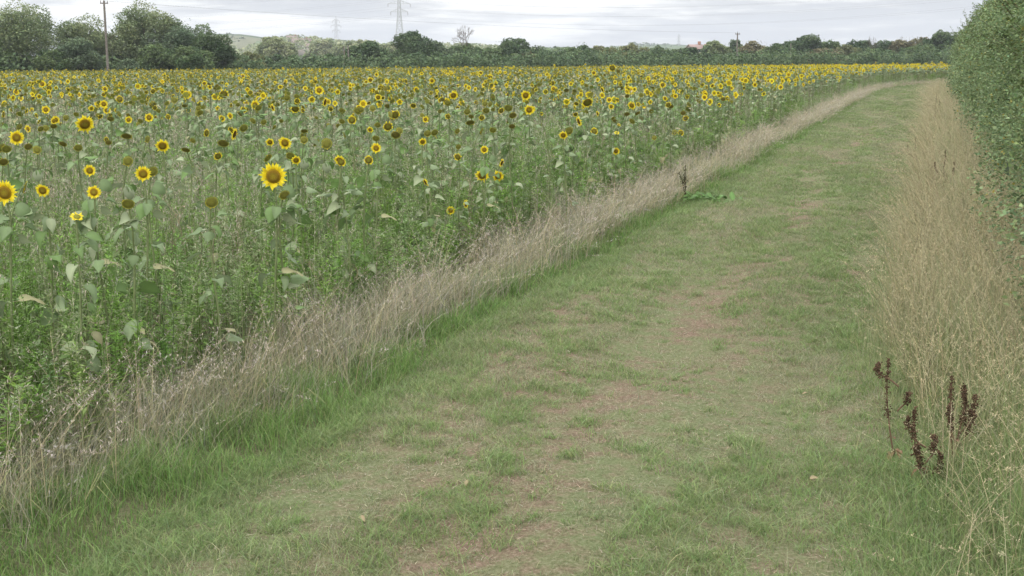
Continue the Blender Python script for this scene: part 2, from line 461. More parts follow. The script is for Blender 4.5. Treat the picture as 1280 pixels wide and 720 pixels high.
GROUP = 'sunflowers standing in the field'
protos = {}; usedp = set()
def get_proto(kind, var, full):
    key = (kind, var, full)
    if key not in protos:
        pitch = {'B': [-.05, .25, .1, .4], 'H': [.35, .1, .6, .3], 'S': [.35, .6, .15, .5], 'D': [.8, .6, .95, .7], 'W': [.2, .3, .1, .4], 'U': [-.9, -.6, -1.2, -.3]}[kind][var]
        protos[key] = make_sunflower(kind, pitch, 1.5, 100 + 'BHSDWU'.index(kind) * 10 + var, full, .2)
        return protos[key], True
    return protos[key], False
def place_sunflower(kind, hx, hy, hz, diam, yaw, full):
    """head centre at hx,hy,hz"""
    var = int(rng.integers(0, 4))
    p, first = get_proto(kind, var, full)
    s = None
    base_z0 = float(zt(hx, hy))
    s = (hz - base_z0) / p['hz']
    o = p if first else copy_tree(p)
    off = p['hx'] * s
    bx, by = hx - math.cos(yaw) * off, hy - math.sin(yaw) * off
    o.location = (bx, by, float(zt(bx, by))); o.rotation_euler = (0, 0, yaw); o.scale = (s, s, s)
    for ch in o.children:
        if ch.name.startswith('flower_head'): ch.scale = (diam / s,) * 3
    return o

KW = {'B': ('full yellow sunflower', 'open yellow sunflower'), 'H': ('sunflower with wide olive disc', ''),
      'S': ('sunflower with olive seed head', ''), 'D': ('sunflower with nodding brown head', ''),
      'W': ('yellow sunflower turned side-on', ''), 'U': ('half-open young sunflower', '')}
# heads read off the photograph: px, py, diameter px, kind, label
HEADS = [
 (338, 220, 35, 'B', 'largest yellow sunflower, broad olive disc, at the near edge of the crop'),
 (3, 240, 33, 'B', 'big orange-yellow sunflower cut by the left photo edge above broad leaves'),
 (110, 155, 25, 'B', 'big open sunflower with olive disc, upper left of the field above the tall weeds'),
 (23, 172, 20, 'B', 'round yellow sunflower with brown disc near the left edge of the photo'),
 (175, 217, 21, 'B', 'ragged bright yellow sunflower left of the largest one'),
 (209, 182, 19, 'B', 'neat yellow sunflower with dark disc, above and left of the largest one'),
 (123, 240, 16, 'B', 'small lopsided yellow sunflower among weeds, below the ragged bright one'),
 (353, 179, 18, 'B', 'yellow sunflower with brown disc just above the largest one'),
 (270, 252, 19, 'S', 'seeding sunflower with a green disc and a few top petals, left below the largest one'),
 (360, 243, 15, 'S', 'olive seed head close under the right side of the largest sunflower'),
 (408, 180, 16, 'S', 'round green seed head right of the flower above the largest sunflower'),
 (293, 167, 17, 'W', 'pale yellow sunflower turned side-on above a drooping brown head'),
 (282, 179, 16, 'D', 'drooping brown head right below a pale side-on sunflower'),
 (154, 170, 15, 'D', 'dark brown nodding head between the big upper left flower and the neat yellow one'),
 (156, 254, 14, 'S', 'low round olive seed head on a slim stalk among weeds at lower left'),
 (195, 213, 10, 'S', 'small brown seed head right beside the ragged bright sunflower'),
 (266, 195, 11, 'H', 'small round brown head with pale rim right of the neat yellow flower'),
 (188, 147, 12, 'B', 'small yellow sunflower with dark disc right of the big upper left one'),
 (276, 148, 10, 'B', 'small bright yellow sunflower above the pale side-on one'),
 (109, 213, 10, 'B', 'tiny yellow sunflower low among weeds left of the ragged bright one'),
 (48, 239, 11, 'B', 'tiny orange sunflower beside green leaves near the left edge'),
 (89, 271, 9, 'U', 'small half-open sunflower with pale leaves down its thin stalk, at lower left'),
 (5, 187, 14, 'S', 'olive seed head cut by the left edge, below the round yellow flower'),
 (5, 203, 14, 'D', 'brown nodding head at the left edge above the big orange flower'),
 (47, 187, 10, 'S', ''), (30, 184, 9, 'D', ''), (82, 180, 9, 'D', ''), (103, 185, 10, 'S', ''), (228, 187, 9, 'D', ''),
 (159, 201, 9, 'S', ''), (376, 200, 9, 'B', ''), (360, 195, 12, 'S', ''), (343, 178, 8, 'B', ''), (68, 151, 9, 'B', ''), (57, 160, 9, 'S', ''), (48, 162, 10, 'S', ''),
 (468, 185, 14, 'B', 'neat yellow sunflower in the middle of the field, clear of its neighbours'),
 (489, 158, 15, 'H', 'lower of two stacked olive-disc sunflowers in the middle of the field'),
 (490, 144, 15, 'H', 'upper of two stacked olive-disc sunflowers in the middle of the field'),
 (437, 150, 13, 'H', 'dark-disc sunflower left of the two stacked ones'), (446, 149, 9, 'S', ''),
 (431, 200, 14, 'B', 'bright yellow sunflower overlapping a darker one, right of the round green seed head'),
 (422, 202, 13, 'H', 'darker sunflower half behind a bright one, right of the round green seed head'),
 (456, 200, 9, 'H', ''), (533, 177, 11, 'B', ''), (569, 196, 12, 'H', ''), (603, 187, 11, 'B', ''), (532, 228, 12, 'W', 'ragged yellow sunflower low in the weeds left of the close pair'),
 (606, 219, 19, 'B', 'left one of a close pair of yellow sunflowers at the crop edge'),
 (620, 220, 16, 'B', 'right one of a close pair of yellow sunflowers at the crop edge'),
 (627, 203, 12, 'W', 'narrow side-on yellow flower just above the close pair'),
 (582, 255, 13, 'W', 'lowest side-on yellow flower, in the weeds under the close pair'),
 (562, 263, 12, 'B', 'small low yellow flower on a bright green stalk, left under the close pair'),
 (713, 164, 13, 'S', 'round olive seed head touching a yellow flower, right of the close pair'), (708, 169, 12, 'B', 'yellow flower half hidden by a round olive seed head'),
 (741, 164, 11, 'H', ''), (769, 189, 10, 'B', 'lone small yellow flower above the dry verge, right part of the field'), (769, 166, 8, 'U', ''), (726, 152, 14, 'W', ''), (467, 162, 7, 'B', ''),
 (584, 153, 13, 'D', ''), (538, 167, 9, 'S', ''), (557, 146, 9, 'H', ''), (641, 144, 11, 'D', ''), (614, 163, 9, 'S', ''),
 (304, 95, 13, 'B', 'tall yellow sunflower standing above the rest against the left trees'), (52, 105, 10, 'B', ''), (60, 110, 9, 'H', ''), (59, 137, 11, 'B', ''), (67, 150, 11, 'B', ''), (69, 158, 10, 'D', ''),
 (131, 130, 11, 'B', ''), (132, 138, 10, 'B', ''), (132, 111, 8, 'B', ''), (148, 124, 11, 'H', ''), (232, 118, 12, 'B', ''), (282, 118, 16, 'H', 'broad half-faded sunflower among the small heads, left of centre'),
 (317, 131, 12, 'B', ''), (193, 114, 8, 'H', ''), (257, 104, 7, 'B', ''), (191, 130, 10, 'D', ''), (218, 125, 9, 'S', ''), (174, 151, 8, 'S', ''), (248, 142, 9, 'S', ''), (228, 132, 8, 'D', ''), (115, 148, 8, 'D', ''), (94, 143, 8, 'S', ''), (139, 148, 10, 'D', ''),
 (400, 113, 15, 'B', 'upper of two stacked yellow sunflowers, tall among the small heads'), (404, 128, 14, 'W', 'orange lower of two stacked sunflowers, tall among the small heads'), (367, 136, 14, 'H', 'olive-disc sunflower left below the two stacked yellow ones'),
 (343, 135, 11, 'W', ''), (332, 153, 9, 'S', ''), (376, 164, 9, 'D', ''), (380, 175, 7, 'S', ''), (426, 152, 9, 'S', ''), (462, 100, 13, 'B', ''), (475, 110, 10, 'H', ''), (484, 110, 9, 'B', ''), (471, 122, 10, 'B', ''), (464, 113, 9, 'H', ''), (450, 134, 7, 'B', ''), (466, 135, 9, 'S', ''), (486, 133, 9, 'D', ''), (515, 132, 10, 'H', ''), (498, 122, 7, 'S', ''),
 (569, 119, 13, 'B', ''), (560, 127, 11, 'B', ''), (553, 125, 9, 'B', ''), (602, 91, 13, 'B', 'tall yellow sunflower standing above the crop against the dark hedge'), (612, 96, 9, 'B', ''), (519, 112, 8, 'B', ''), (539, 101, 8, 'B', ''), (533, 149, 9, 'B', ''),
 (634, 135, 12, 'S', ''), (623, 138, 10, 'H', ''), (606, 147, 9, 'H', ''), (591, 146, 8, 'D', ''), (655, 119, 14, 'B', ''), (659, 138, 14, 'B', ''), (668, 137, 10, 'B', ''), (642, 158, 8, 'D', ''),
 (732, 128, 17, 'H', 'wide dark-disc sunflower with drooping yellow petals, right of centre'), (727, 132, 11, 'W', ''), (793, 132, 12, 'B', ''), (763, 85, 11, 'H', ''), (773, 89, 9, 'D', ''), (773, 110, 11, 'D', ''), (753, 112, 9, 'W', ''),
 (827, 106, 9, 'B', ''), (832, 131, 9, 'H', ''), (840, 133, 8, 'D', ''), (883, 118, 8, 'B', ''), (855, 148, 9, 'H', ''), (852, 141, 8, 'D', ''), (902, 124, 7, 'D', ''), (850, 166, 9, 'H', ''), (843, 165, 8, 'S', ''), (785, 143, 8, 'D', ''), (763, 125, 8, 'B', ''), (762, 133, 8, 'B', ''), (747, 142, 8, 'W', ''), (717, 143, 8, 'H', ''), (784, 120, 7, 'D', ''), (977, 109, 7, 'B', ''), (818, 172, 7, 'S', ''), (693, 111, 8, 'B', ''), (706, 113, 8, 'D', ''), (692, 104, 8, 'H', ''), (741, 79 + 12, 7, 'B', ''), (830, 123, 7, 'B', ''), (843, 120, 7, 'B', '')]
def crop_ok(x, y): return (x - bend(y)) < -4.9 + .25 * math.sin(y * .9)
placed = []     # x, y of individual plants
listed = []
for (px, py, dp, kind, lab) in HEADS:
    best = None
    for d in np.arange(7.5, 75, .25):
        x, y, z = ray(px, py, d)
        if not crop_ok(x, y): continue
        h = z - float(zt(x, y))
        if h < .55 or h > 2.05: continue
        real = dp * d / F
        cost = abs(math.log(real / .19)) + 2.2 * abs(h - 1.5)
        if best is None or cost < best[0]: best = (cost, d, x, y, z, min(max(real, .1), .3))
    if best is None:
        print('no place for', px, py); continue
    _, d, x, y, z, real = best
    listed.append((d, x, y, z, real, kind, lab, px, py))
def cam_dir(x, y): return math.atan2(-y, -x)
def zone(px): return ('left', 'centre left', 'centre', 'centre right', 'right')[min(4, int(max(px, 0) // 230))]
# background plants: random, jittered density
def field_far(px): return 155 + 95 * px / 1150
def scatter_field(n0, d0, d1, p, exact_edge=0.0, D0=12.):
    """n0 plants per m2 at distance <= D0, falling as (D0/d)^p; returns x, y, d, density ratio"""
    dd = np.linspace(d0, d1, 600)
    ratio = np.minimum(1, (D0 / dd) ** p)
    width = dd * .88 + 4
    dens = n0 * ratio * width
    tot = np.trapezoid(dens, dd) if hasattr(np, 'trapezoid') else np.trapz(dens, dd)
    n = int(tot); cdf = np.cumsum(dens); cdf /= cdf[-1]
    d = np.interp(rng.random(n), cdf, dd)
    r = rng.uniform(-.5, .5, n) * (d * .88 + 4) - 0.0
    x, y = cam2world(r, d)
    px = 640 + r / d * F
    u = x - bend(y)
    ok = (u < -4.95 + exact_edge + .3 * (noise2(x, y, 1.3, 9) - .5)) & (d < field_far(px)) & (y > 1.5)
    return x[ok], y[ok], d[ok], np.minimum(1, (D0 / d[ok]) ** p), px[ok]
fx, fy, fd, _, fpx = scatter_field(2.3, 9, 255, 0.25, -.1, 30.)
keep = rng.random(len(fx)) < np.clip((fd - 9) / 20, .10, 1) * np.where(fd < 60, .55 + .9 * noise2(fx, fy, 2.6, 4), 1)
fx, fy, fd, fpx = fx[keep], fy[keep], fd[keep], fpx[keep]
lx = np.array([l[1] for l in listed]); ly = np.array([l[2] for l in listed])
ok = np.ones(len(fx), bool)
nearm = fd < 80
for i in np.where(nearm)[0]:
    if np.min(np.hypot(lx - fx[i], ly - fy[i])) < .35: ok[i] = False
fx, fy, fd, fpx = fx[ok], fy[ok], fd[ok], fpx[ok]
order = np.argsort(fd); fx, fy, fd, fpx = fx[order], fy[order], fd[order], fpx[order]
yel = np.clip((fpx - 700) / 400, 0, 1)          # fresher flowers towards the right end of the field
rk = rng.random(len(fx))
pB = (.15 + .55 * yel) * np.where(fd < 26, .35, 1) ; pH = .24; pD = .08 * (1 - .7 * yel)
kinds = np.where(rk < pB, 'B', np.where(rk < pB + pH, 'H', np.where(rk < pB + pH + pD, 'D', 'S')))
hh = np.clip(rng.normal(1.42, .15, len(fx)), .95, 1.95)
hh = np.where(fd < 18, np.clip(hh, .9, 1.4), hh)
hdm = np.where(kinds == 'B', rng.normal(.145, .03, len(fx)), rng.normal(.115, .022, len(fx))).clip(.07, .22)
N_IND = 300 - len(listed)
for (d, x, y, z, real, kind, lab, px, py) in listed:
    yaw = cam_dir(x, y) + float(rng.normal(0, .22))
    if kind == 'W': yaw = cam_dir(x, y) + float(rng.choice([-1, 1])) * 1.15
    o = place_sunflower(kind, x, y, z, real, yaw, d < 15)
    if not lab:
        lab = '%s, %s rows, %s, %s' % (KW[kind][0], 'nearer' if d < 22 else 'middle' if d < 34 else 'farther', zone(px),
              'against the treetops' if py < 92 else 'near the skyline' if py < 112 else 'in the upper crop' if py < 135 else 'over leafy stems' if py < 165 else 'over the weeds')
        lab = ' '.join(lab.split()[:16])
    tag(o, lab, 'sunflower', GROUP)
HT = [(1.2, 'short'), (1.35, 'fairly short'), (1.48, 'middling'), (1.62, 'fairly tall'), (9, 'tall')]
for i in range(N_IND):
    z0 = float(zt(fx[i], fy[i]))
    yaw = cam_dir(fx[i], fy[i]) + float(rng.normal(0, .8))
    o = place_sunflower(str(kinds[i]), fx[i], fy[i], z0 + hh[i], hdm[i], yaw, fd[i] < 13)
    size = next(n for t, n in HT if hh[i] < t)
    lab = '%s %s, %s rows, %s' % (size, KW[str(kinds[i])][0], 'nearest' if fd[i] < 14 else 'nearer' if fd[i] < 18 else 'middle' if fd[i] < 22 else 'farther', zone(fpx[i]))
    tag(o, lab, 'sunflower', GROUP)
print('individual sunflowers', len(listed) + N_IND, 'nearest stuff at', fd[N_IND], 'total', len(fx))
# the rest of the crop: one mass
def crop_tmpl(kind, seed, lod):
    rg = np.random.default_rng(seed); a = Acc()
    pitch = {'B': .15, 'H': .35, 'S': .5, 'D': .85}[kind] + rg.uniform(-.15, .15)
    br, pe, di = head_parts(kind, rg, 1)
    H = 1.0
    out = {}
    for nm, A in (('g', br), ('p', pe), ('d', di)):
        V, Q, T, C = A.arrays(); out[nm] = (facing(V, pitch), Q, T, C)
    L = Acc(); gc = np.array((.17, .21, .09))
    sides = 3
    tube(L, [(0, 0, 0), (.01, 0, .5), (-.04, 0, .93), (-.005, 0, 1.0)], [.010, .008, .006, .005], 3, gc)
    for k in range(9 if lod == 0 else 6):
        t = rg.uniform(.45, .97) if lod == 0 else rg.uniform(.7, .98); s = rg.uniform(.07, .125) * (1 if lod == 0 else 1.25)
        col = np.array(LEAF_COLS[rg.integers(0, 5)]) * rg.uniform(.8, 1.25)
        if lod == 0:
            V, Q, T, C = leaf_tmpl(s, s * .75, rg.uniform(.4, 1.2), .2, col)
        else:
            V = np.array([(0, 0, 0), (s * .4, -s * .4, -.02), (s, 0, -s * rg.uniform(.2, .7)), (s * .4, s * .4, -.02)]); Q = np.array([(0, 1, 2, 3)]); C = np.array([col] * 4)
        V = rot_z(V + [.04, 0, .02], rg.uniform(0, 6.28)) + [0, 0, t]
        L.add(V, Q, None, C)
    out['l'] = L.arrays()
    return out
acG, acP, acD = Acc(), Acc(), Acc()
sel_all = np.arange(N_IND, len(fx))
for lod, lo, hi in ((0, 0, 55), (1, 55, 999)):
    for kind in 'BHSD':
        for var in range(4):
            s = sel_all[(fd[sel_all] >= lo) & (fd[sel_all] < hi) & (kinds[sel_all] == kind) & (sel_all % 4 == var)]
            if not len(s): continue
            tp = crop_tmpl(kind, 500 + 'BHSD'.index(kind) * 7 + var, lod)
            yaw = np.arctan2(-fy[s], -fx[s]) + rng.normal(0, .75, len(s))
            M = rotm(yaw); z0 = zt(fx[s], fy[s])
            base = np.stack([fx[s], fy[s], z0], 1); top = base + np.stack([np.cos(yaw) * .03, np.sin(yaw) * .03, hh[s]], 1)
            ws = np.minimum(1 + fd[s] / 250, 1.8)
            replicate(acG, tp['l'], base, M, np.stack([1.25 * ws, 1.25 * ws, hh[s]], 1), jit(len(s), .12))
            hs = hdm[s] * ws ** .5
            replicate(acG, tp['g'], top, M, hs, jit(len(s), .1))
            replicate(acP, tp['p'], top, M, hs, jit(len(s), .06))
            replicate(acD, tp['d'], top, M, hs, jit(len(s), .2))
# one object with three materials
def join_accs(name, parts):
    big = Acc(); mats = []; nq = []; nt = []
    me = None
    Vs = []; Cs = []; Qs = []; Ts = []; mq = []; mt = []; n = 0
    for i, (A, m) in enumerate(parts):
        V, Q, T, C = A.arrays(); Vs.append(V); Cs.append(C); Qs.append(Q + n); Ts.append(T + n); n += len(V)
        mq.append(np.full(len(Q), i)); mt.append(np.full(len(T), i)); mats.append(m)
    B = Acc(); B.V = [np.concatenate(Vs)]; B.C = [np.concatenate(Cs)]; B.Q = [np.concatenate(Qs)]; B.T = [np.concatenate(Ts)]
    me = B.mesh(name, mats[0])
    for m in mats[1:]: me.materials.append(m)
    me.polygons.foreach_set('material_index', np.concatenate(mq + mt).astype(np.int32))
    o = bpy.data.objects.new(name, me); COL.objects.link(o); return o
tag(join_accs('sunflower_crop', [(acG, M_leaf), (acP, M_petal), (acD, M_disc)]), 'mass of small sunflower heads filling the field as far as the treeline', 'sunflower crop', kind='stuff')

# ------------------------------------------------------------------ grasses
def band(u0, u1, y0, y1, rho, Y0=9., p=1.3):
    yy = np.linspace(y0, y1, 800); r = np.minimum(1, (Y0 / yy) ** p)
    n = int(rho * (u1 - u0) * np.sum(r) * (yy[1] - yy[0])); c = np.cumsum(r); c /= c[-1]
    y = np.interp(rng.random(n), c, yy); u = U(u0, u1, n)
    x = u + bend(y)
    # inside the view, with a margin for a step to the side
    rt = x * CY + y * SY; fw = -x * SY + y * CY
    ok = (np.abs(rt) < fw * .47 + 1.6) & (fw > 2.6)
    return x[ok], y[ok], u[ok], np.minimum(1, (Y0 / y[ok]) ** p)
PI2 = 2 * math.pi
# --- short turf of the path
x, y, u, r = band(-3.75, .35, 3.5, 150, 9500, 8., 1.3)
bare = .5 + (fbm(u, y * .22, .8, 21) - .5) * .55 + (fbm(u, y * .8, .24, 25) - .5) * .55 + (noise2(u, y, .075, 27) - .5) * .28
bias = .20 * np.exp(-((u + 2.0) / .35) ** 2 - ((y - 10.5) / 2.2) ** 2) + .06 * np.exp(-((u + 2.05) / .45) ** 2) - .04 * smooth(11, 20, y) + .09 * np.exp(-((u + 2.05) / .4) ** 2) * smooth(9, 14, y) + .05 * np.exp(-((u + .9) / .5) ** 2)
bias = bias + .13 * smooth(-3.6, -3.1, u) * smooth(-.7, -1.2, u) * smooth(15, 8, y)
thick = np.clip((.66 - bias - bare) / .13, .12, 1)
edgeb = np.maximum(smooth(-3.1, -3.75, u), smooth(-.5, .2, u))
thick = np.maximum(thick, edgeb)
k = rng.random(len(x)) < thick; x, y, u, r, thick, edgeb = x[k], y[k], u[k], r[k], thick[k], edgeb[k]; n = len(x)
tuft = fbm(u, y * .6, .35, 31)
h = (.015 + .032 * tuft ** 1.5 + .02 * edgeb) * U(.6, 1.5, n) * (1 + .2 * (1 / r - 1) ** .5)
w = U(.0022, .0042, n) * (1 / r) ** .62
dryn = np.clip(fbm(u, y * .2, .8, 41) * 1.7 - .40 - .05 * smooth(11, 20, y) + .22 * smooth(-3.6, -3.0, u) * smooth(-.6, -1.5, u) * smooth(15, 8, y) + rng.normal(0, .28, n) - .3 * edgeb, 0, 1)
c1 = mixc((.20, .27, .115), (.44, .40, .28), dryn) * jit(n, .2)
A = Acc()
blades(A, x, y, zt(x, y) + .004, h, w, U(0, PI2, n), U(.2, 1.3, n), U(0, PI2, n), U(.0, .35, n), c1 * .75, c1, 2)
cx, cy_, cu, cr = band(-3.75, .3, 3.5, 110, 270, 8., 1.25)
tn = .5 + (fbm(cu, cy_ * .5, .6, 33) - .5) * .7 + (fbm(cu, cy_, .17, 35) - .5) * .8 - .25 * np.exp(-((cu + 2.0) / .35) ** 2 - ((cy_ - 10.5) / 2.2) ** 2) + .25 * np.maximum(smooth(-3.0, -3.7, cu), smooth(-.7, .1, cu))
k = rng.random(len(cx)) < np.clip((tn - .40) / .16, .03, 1); cx, cy_, cu, cr, tn = cx[k], cy_[k], cu[k], cr[k], tn[k]
nb_ = 22; m_ = len(cx); size_ = np.repeat(U(.4, 1.75, m_) * np.clip(tn * 2, .6, 1.6), nb_); hue_ = np.repeat(np.clip(rng.normal(.15, .25, m_), 0, 1), nb_)
bx_ = np.repeat(cx, nb_) + rng.normal(0, .022, m_ * nb_) * size_ * np.repeat(cr ** -.3, nb_); by_ = np.repeat(cy_, nb_) + rng.normal(0, .022, m_ * nb_) * size_ * np.repeat(cr ** -.3, nb_)
rr_ = np.repeat(cr, nb_); n2_ = m_ * nb_
ct_ = mixc((.20, .305, .10), (.40, .385, .23), np.clip(hue_ + rng.normal(0, .15, n2_), 0, 1)) * jit(n2_, .22)
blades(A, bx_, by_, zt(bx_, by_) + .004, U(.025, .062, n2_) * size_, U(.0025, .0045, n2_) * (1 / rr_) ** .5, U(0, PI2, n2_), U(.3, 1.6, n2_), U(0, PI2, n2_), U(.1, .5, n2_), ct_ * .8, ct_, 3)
print('turf', n, 'tufts', m_)
tag(A.build('path_turf', M_grass), 'short trodden green turf with bare earth patches covering the path', 'short grass', kind='stuff')
# straw litter lying on the path
x, y, u, r = band(-3.7, 0.2, 3.5, 60, 900, 8., 1.4); k = rng.random(len(x)) < np.clip(fbm(u, y, .5, 45) * 2.6 - .8, .08, 1); x, y, u, r = x[k], y[k], u[k], r[k]; n = len(x)
A = Acc(); c1 = mixc((.46, .41, .30), (.28, .22, .15), rng.random(n) ** 1.5) * jit(n, .2)
blades(A, x, y, zt(x, y) + .016 + U(0, .012, n), U(.002, .006, n), U(.0025, .005, n) * (1 / r) ** .5, U(0, PI2, n), U(6, 16, n), U(0, PI2, n), U(-.2, .2, n), c1, c1, 2)
tag(A.build('straw_litter', M_dry), 'dead straw and clippings scattered over the path', 'straw', kind='stuff')
# fallen leaves on the path: few, countable
leafpos = [(1010, 489), (905, 540), (700, 470), (1012, 600), (585, 610), (935, 360), (450, 655), (820, 655)]
LT = leaf_tmpl(.05, .03, .4, .4, (.30, .235, .14), False)
locs = ['on the bare patch near the dock plants', 'in the middle of the path below the bare earth', 'left of the bare earth patch', 'on green turf beside the right verge',
        'on pale turf in the lower part of the path', 'farthest up the path', 'lowest and closest to the left verge', 'lowest, near the middle of the path']
l0 = None
for i, ((px, py), lc) in enumerate(zip(leafpos, locs)):
    gx0, gy0, _ = on_ground(px, py)
    if l0 is None:
        A = Acc(); A.add(LT[0], LT[1], None, LT[3]); l0 = A.build('fallen_leaf', M_leaf, None, True); o = l0
    else: o = l0.copy(); COL.objects.link(o)
    o.location = (gx0, gy0, float(zt(gx0, gy0)) + .045); o.rotation_euler = (float(rng.normal(0, .3)), float(rng.normal(0, .3)), float(rng.uniform(0, 6)))
    tag(o, 'small dry tan leaf lying ' + lc, 'leaf', 'fallen leaves on the path')
# --- lush green fringe, left of the path and a thinner one right
A = Acc()
x, y, u, r = band(-5.2, -3.2, 3.2, 120, 4200, 8., 1.25)
prob = smooth(-3.2, -3.75, u + .5 * (fbm(u, y, .9, 51) - .5)) * np.clip(fbm(u, y, .3, 55) * 2.2 - .3, .5, 1) * (1 - .75 * smooth(-4.1, -4.6, u + .4 * smooth(10, 5, y))); k = rng.random(len(x)) < prob
x, y, u, r = x[k], y[k], u[k], r[k]; n = len(x)
tf = fbm(u, y, .5, 52)
h = (.03 + .32 * tf ** 1.8 * smooth(-3.35, -4.0, u)) * U(.5, 1.6, n)
c1 = mixc((.17, .31, .075), (.33, .33, .19), np.clip(rng.normal(.18, .25, n) + .25 * (fbm(u, y, 1.5, 53) - .5), 0, 1)) * jit(n, .2)
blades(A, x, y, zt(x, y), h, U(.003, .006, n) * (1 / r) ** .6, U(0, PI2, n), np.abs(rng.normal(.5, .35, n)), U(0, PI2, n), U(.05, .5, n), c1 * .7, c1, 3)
x, y, u, r = band(-.65, 1.5, 2.8, 110, 2600, 8., 1.25)
prob = smooth(-.65, .1, u + .5 * (fbm(u, y, .8, 61) - .5)); k = rng.random(len(x)) < prob; x, y, u, r = x[k], y[k], u[k], r[k]; n = len(x)
tf = fbm(u, y, .45, 62)
h = (.05 + .32 * tf * smooth(-.5, .4, u)) * U(.5, 1.4, n)
c1 = mixc((.18, .30, .09), (.36, .35, .21), np.clip(rng.normal(.3, .28, n), 0, 1)) * jit(n, .2)
blades(A, x, y, zt(x, y), h, U(.003, .006, n) * (1 / r) ** .6, U(0, PI2, n), np.abs(rng.normal(.5, .35, n)), U(0, PI2, n), U(.05, .5, n), c1 * .7, c1, 3)
tag(A.build('fringe_grass', M_grass), 'soft bright green grass growing along both edges of the path', 'green grass', kind='stuff')
# --- panicled dry grass templates
def panicle_stem(seed, spread, npan, lean, top_col, stem_col, leafn=2, leafcol=(.25, .25, .12)):
    rg = np.random.default_rng(seed); A = Acc()
    t = np.linspace(0, 1, 5); cv = lean * t ** 2.2
    w = np.array([.0018, .0016, .0014, .0011, .0008])
    pts = np.stack([cv, 0 * t, t * (1 - .12 * lean)], 1)
    wv = w[:, None] * np.array([0, 1, 0])[None]
    V = np.concatenate([pts - wv, pts + wv]); Q = [(i, i + 1, i + 6, i + 5) for i in range(4)]
    A.add(V, Q, None, np.tile(np.linspace(np.array(stem_col) * .8, np.array(stem_col), 5), (2, 1)))
    for k in range(npan):
        tt = rg.uniform(.70, 1.0); p = np.array([np.interp(tt, t, pts[:, j]) for j in range(3)])
        an = rg.uniform(0, PI2); l = spread * rg.uniform(.4, 1) * (1.25 - tt) * 2.2; up = rg.uniform(.4, 1.4)
        dirv = np.array([math.cos(an), math.sin(an), up]); dirv /= np.linalg.norm(dirv)
        side = np.array([-math.sin(an), math.cos(an), 0]) * .0028
        A.add([p, p + dirv * l * .6 + side, p + dirv * l, p + dirv * l * .6 - side], [(0, 1, 2, 3)], None, np.array(top_col) * rg.uniform(.75, 1.25))
    for k in range(leafn):
        t0 = rg.uniform(.05, .4); p = np.array([np.interp(t0, t, pts[:, j]) for j in range(3)]); an = rg.uniform(0, PI2); L = rg.uniform(.2, .4)
        d = np.array([math.cos(an), math.sin(an), 0]); s = np.array([-math.sin(an), math.cos(an), 0]) * .0019
        A.add([p - s, p + s, p + d * L * .4 + [0, 0, L * .5] + s, p + d * L * .4 + [0, 0, L * .5] - s, p + d * L + [0, 0, L * .25]], [(0, 1, 2, 3)], [(3, 2, 4)], leafcol)
    return A.arrays()
MAUVE = (.42, .37, .32); STRAW = (.42, .37, .23)
# --- dry verge left of path
A = Acc()
x, y, u, r = band(-5.5, -3.75, 3.2, 165, 1900, 8., .95)
dn = fbm(u, y, 1.1, 71)
prob = (.75 + .25 * smooth(5, 11, y)) * smooth(-3.8, -4.3, u + .7 * (dn - .5) + .18 * smooth(10, 5, y)) * (1 - .9 * smooth(-4.6, -5.15, u + .5 * (dn - .5) + .2 * smooth(10, 5, y))); k = rng.random(len(x)) < prob * np.clip(dn * 2.3 - .4, .12, 1)
x, y, u, r, dn = x[k], y[k], u[k], r[k], dn[k]; n = len(x)
clump = U(0, PI2, n) * .6 + 4.2 * noise2(x, y, .5, 73) - 2.9     # mostly leaning towards the path
h = (.10 + .62 * dn) * U(.4, 1.3, n) * (.72 + .28 * smooth(5.5, 9, y))
c1 = mixc((.485, .43, .345), (.21, .29, .11), np.clip(rng.normal(.2, .28, n) + .12 * smooth(10, 5, y), 0, 1)) * jit(n, .2)
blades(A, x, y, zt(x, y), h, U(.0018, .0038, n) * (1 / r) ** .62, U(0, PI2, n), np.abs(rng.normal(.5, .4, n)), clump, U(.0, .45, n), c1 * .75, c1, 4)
print('dry verge', n)
tp = [panicle_stem(s, .05, 12, .25 + .1 * (s % 4), MAUVE, STRAW) for s in range(5)]
m = rng.random(n) < .08 * np.clip(r ** -.3, 1, 2)
for i, t_ in enumerate(tp):
    s = np.where(m)[0][i::5]
    replicate(A, t_, np.stack([x[s], y[s], zt(x[s], y[s])], 1), rotm(clump[s] + rng.normal(0, .6, len(s)), np.abs(rng.normal(0, .2, len(s))), clump[s]),
              np.stack([(1 / r[s]) ** .5, (1 / r[s]) ** .5, U(.4, .75, len(s))], 1) , jit(len(s), .12))
tag(A.build('dry_verge_grass', M_dry), 'pale mauve-grey dry grass leaning over between sunflower field and path', 'dry grass', kind='stuff')
# --- tall straw grass on the right
A = Acc()
x, y, u, r = band(-.65, 1.45, 2.6, 150, 2300, 9., 1.1); sh = .42 * smooth(6.5, 11, y)
dn = fbm(u, y, .8, 81)
prob = smooth(-.25, .3, u + sh + .4 * (dn - .5)) * np.clip((y - 2) / 7, .55, 1); k = rng.random(len(x)) < prob; x, y, u, r, dn, sh = x[k], y[k], u[k], r[k], dn[k], sh[k]; n = len(x)
grow = smooth(-.15, .75, u + sh) * (1 - .25 * smooth(.5, 1.1, u))
hf = .52 + .4 * smooth(6.5, 12, y)
h = (.22 + .62 * grow * (.5 + .7 * dn)) * U(.5, 1.2, n) * hf
g = np.clip(rng.normal(.34, .3, n) + .45 * smooth(11, 6, y) + .5 * (fbm(u, y, 1.3, 84) - .5), 0, 1)
c1 = mixc((.47, .44, .28), (.23, .33, .12), g) * jit(n, .16)
ld = math.pi + rng.normal(0, 1.3, n) * (2.2 - 1.2 * smooth(6, 12, y))
